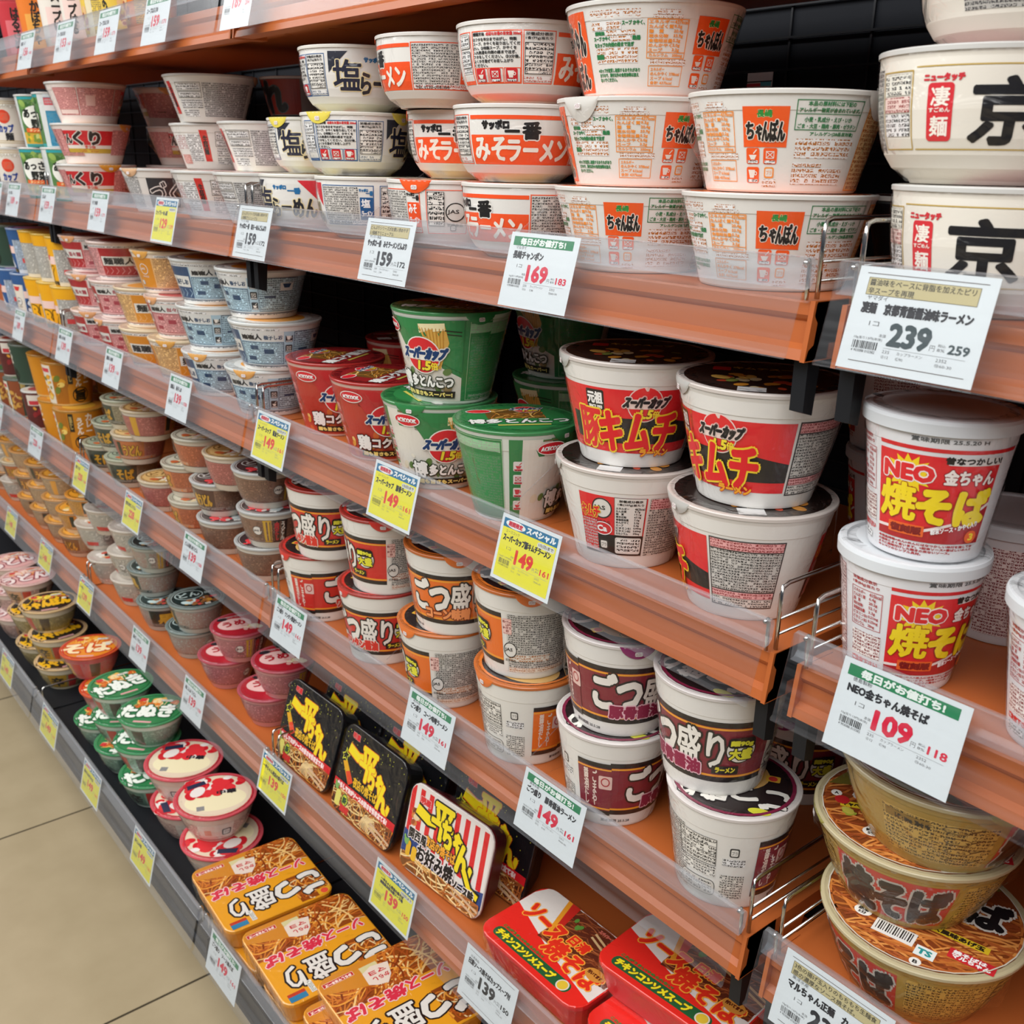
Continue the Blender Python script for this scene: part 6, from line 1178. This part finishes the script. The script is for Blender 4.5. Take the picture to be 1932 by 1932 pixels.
('orange_low', -1.6898, -0.04, 0.571, 66, 'top of three', 'beside the green bowls', 'bowls with orange lids', None),
('yellow_low', -1.9165, -0.042, 0.4506, 20, 'bottom of three', 'beside the orange bowls', 'yellow and black bowls', None),
('yellow_low', -1.9384, -0.041, 0.5135, 40, 'middle of three', 'beside the orange bowls', 'yellow and black bowls', None),
('yellow_low', -1.9681, -0.046, 0.5764, 84, 'top of three', 'beside the orange bowls', 'yellow and black bowls', None),
('yellow_low', -2.0569, -0.045, 0.4506, 0, 'bottom of three', 'beside the pink bowls', 'yellow and black bowls', None),
('yellow_low', -2.1124, -0.042, 0.5135, 0, 'middle of three', 'beside the pink bowls', 'yellow and black bowls', None),
('pink_low', -2.1592, -0.041, 0.5764, 40, 'top of three', 'beside the pink bowls', 'yellow and black bowls', None),
('pink_low', -2.254, -0.045, 0.4506, 0, 'bottom of three', 'at the far end of the shelf', 'pink lidded bowls', None),
('pink_low', -2.2734, -0.042, 0.5135, 0, 'middle of three', 'at the far end of the shelf', 'pink lidded bowls', None),
('pink_low', -2.2906, -0.041, 0.5764, 84, 'top of three', 'at the far end of the shelf', 'pink lidded bowls', None),
('soup_red', -1.9823, 0.059, 1.8181, 0, '', 'at the far end of the shelf', 'soup cups on the highest shelf', None),
('soup_orange', -1.8434, 0.059, 1.8181, 0, '', 'beside the crimson cup', 'soup cups on the highest shelf', None),
('soup_white', -1.711, 0.059, 1.8181, 0, '', 'beside the orange cup', 'soup cups on the highest shelf', None),
('soup_white', -1.591, 0.059, 1.8181, 10, '', 'next to the cream cup', 'soup cups on the highest shelf', None),
('soup_yellow', -1.485, 0.059, 1.8181, 66, '', 'beside the white cups', 'soup cups on the highest shelf', None),
('soup_yellow', -1.3896, 0.059, 1.8181, 30, '', 'second from the white cups', 'soup cups on the highest shelf', None),
('soup_orange', -1.2942, 0.059, 1.8181, 66, '', 'third from the white cups', 'soup cups on the highest shelf', None),
('neo', 0.068, 0.065, 1.2757, -26, 'lower of two', 'past the chrome divider', 'plastic capped yakisoba cups', None),
('neo', 0.0744, 0.065, 1.3783, 2, 'upper of two', 'past the chrome divider', 'plastic capped yakisoba cups', None),
('neo', 0.1961, 0.065, 1.2757, -14, '', 'alone beyond the capped pair', 'plastic capped yakisoba cups', None),
('neo', 0.079, 0.2, 1.2757, 90, '', 'behind the front capped cup', 'plastic capped yakisoba cups', None),
('neo', -0.0822, 0.3, 1.2757, 90, 'lower of two', 'deep at the back', 'plastic capped yakisoba cups', None),
('neo', -0.0969, 0.3, 1.3783, 90, 'upper of two', 'deep at the back', 'plastic capped yakisoba cups', None),
('yaki_dish', 0.11, 0.09, 0.9995, 34, 'bottom of three', 'past the chrome divider', 'gold yakisoba dishes', -12),
('yaki_dish', 0.0878, 0.099, 1.0707, -10, 'middle of three', 'past the chrome divider', 'gold yakisoba dishes', 8),
('yaki_dish', 0.109, 0.089, 1.1419, -110, 'top of three', 'past the chrome divider', 'gold yakisoba dishes', 120),
('gotsu_purple', -0.0013, 0.25, 0.9995, 30, 'lower of two', 'deep behind the dishes', 'maroon ramen cups on the fourth shelf', None),
('gotsu_purple', -0.0385, 0.25, 1.1044, 30, 'upper of two', 'deep behind the dishes', 'maroon ramen cups on the fourth shelf', None),
]
# ---------------------------------------------------------------- every cup on the shelves
SH = {1: 'on the highest shelf', 2: 'on the second shelf', 3: 'on the third shelf', 4: 'on the fourth shelf', 5: 'on the fifth shelf', 6: 'on the bottom shelf'}
for k, x, y, z, face, lv, words, group, lrot in CUPS:
    lab = KIND[k]['desc']+(', ' + lv if lv else ',')+' '+words
    place(k, x, y, z, face, lab.replace(', ,', ','), group, lrot if lrot is not None else (int(abs(x)*9973+abs(z)*7717) % 50)-25)
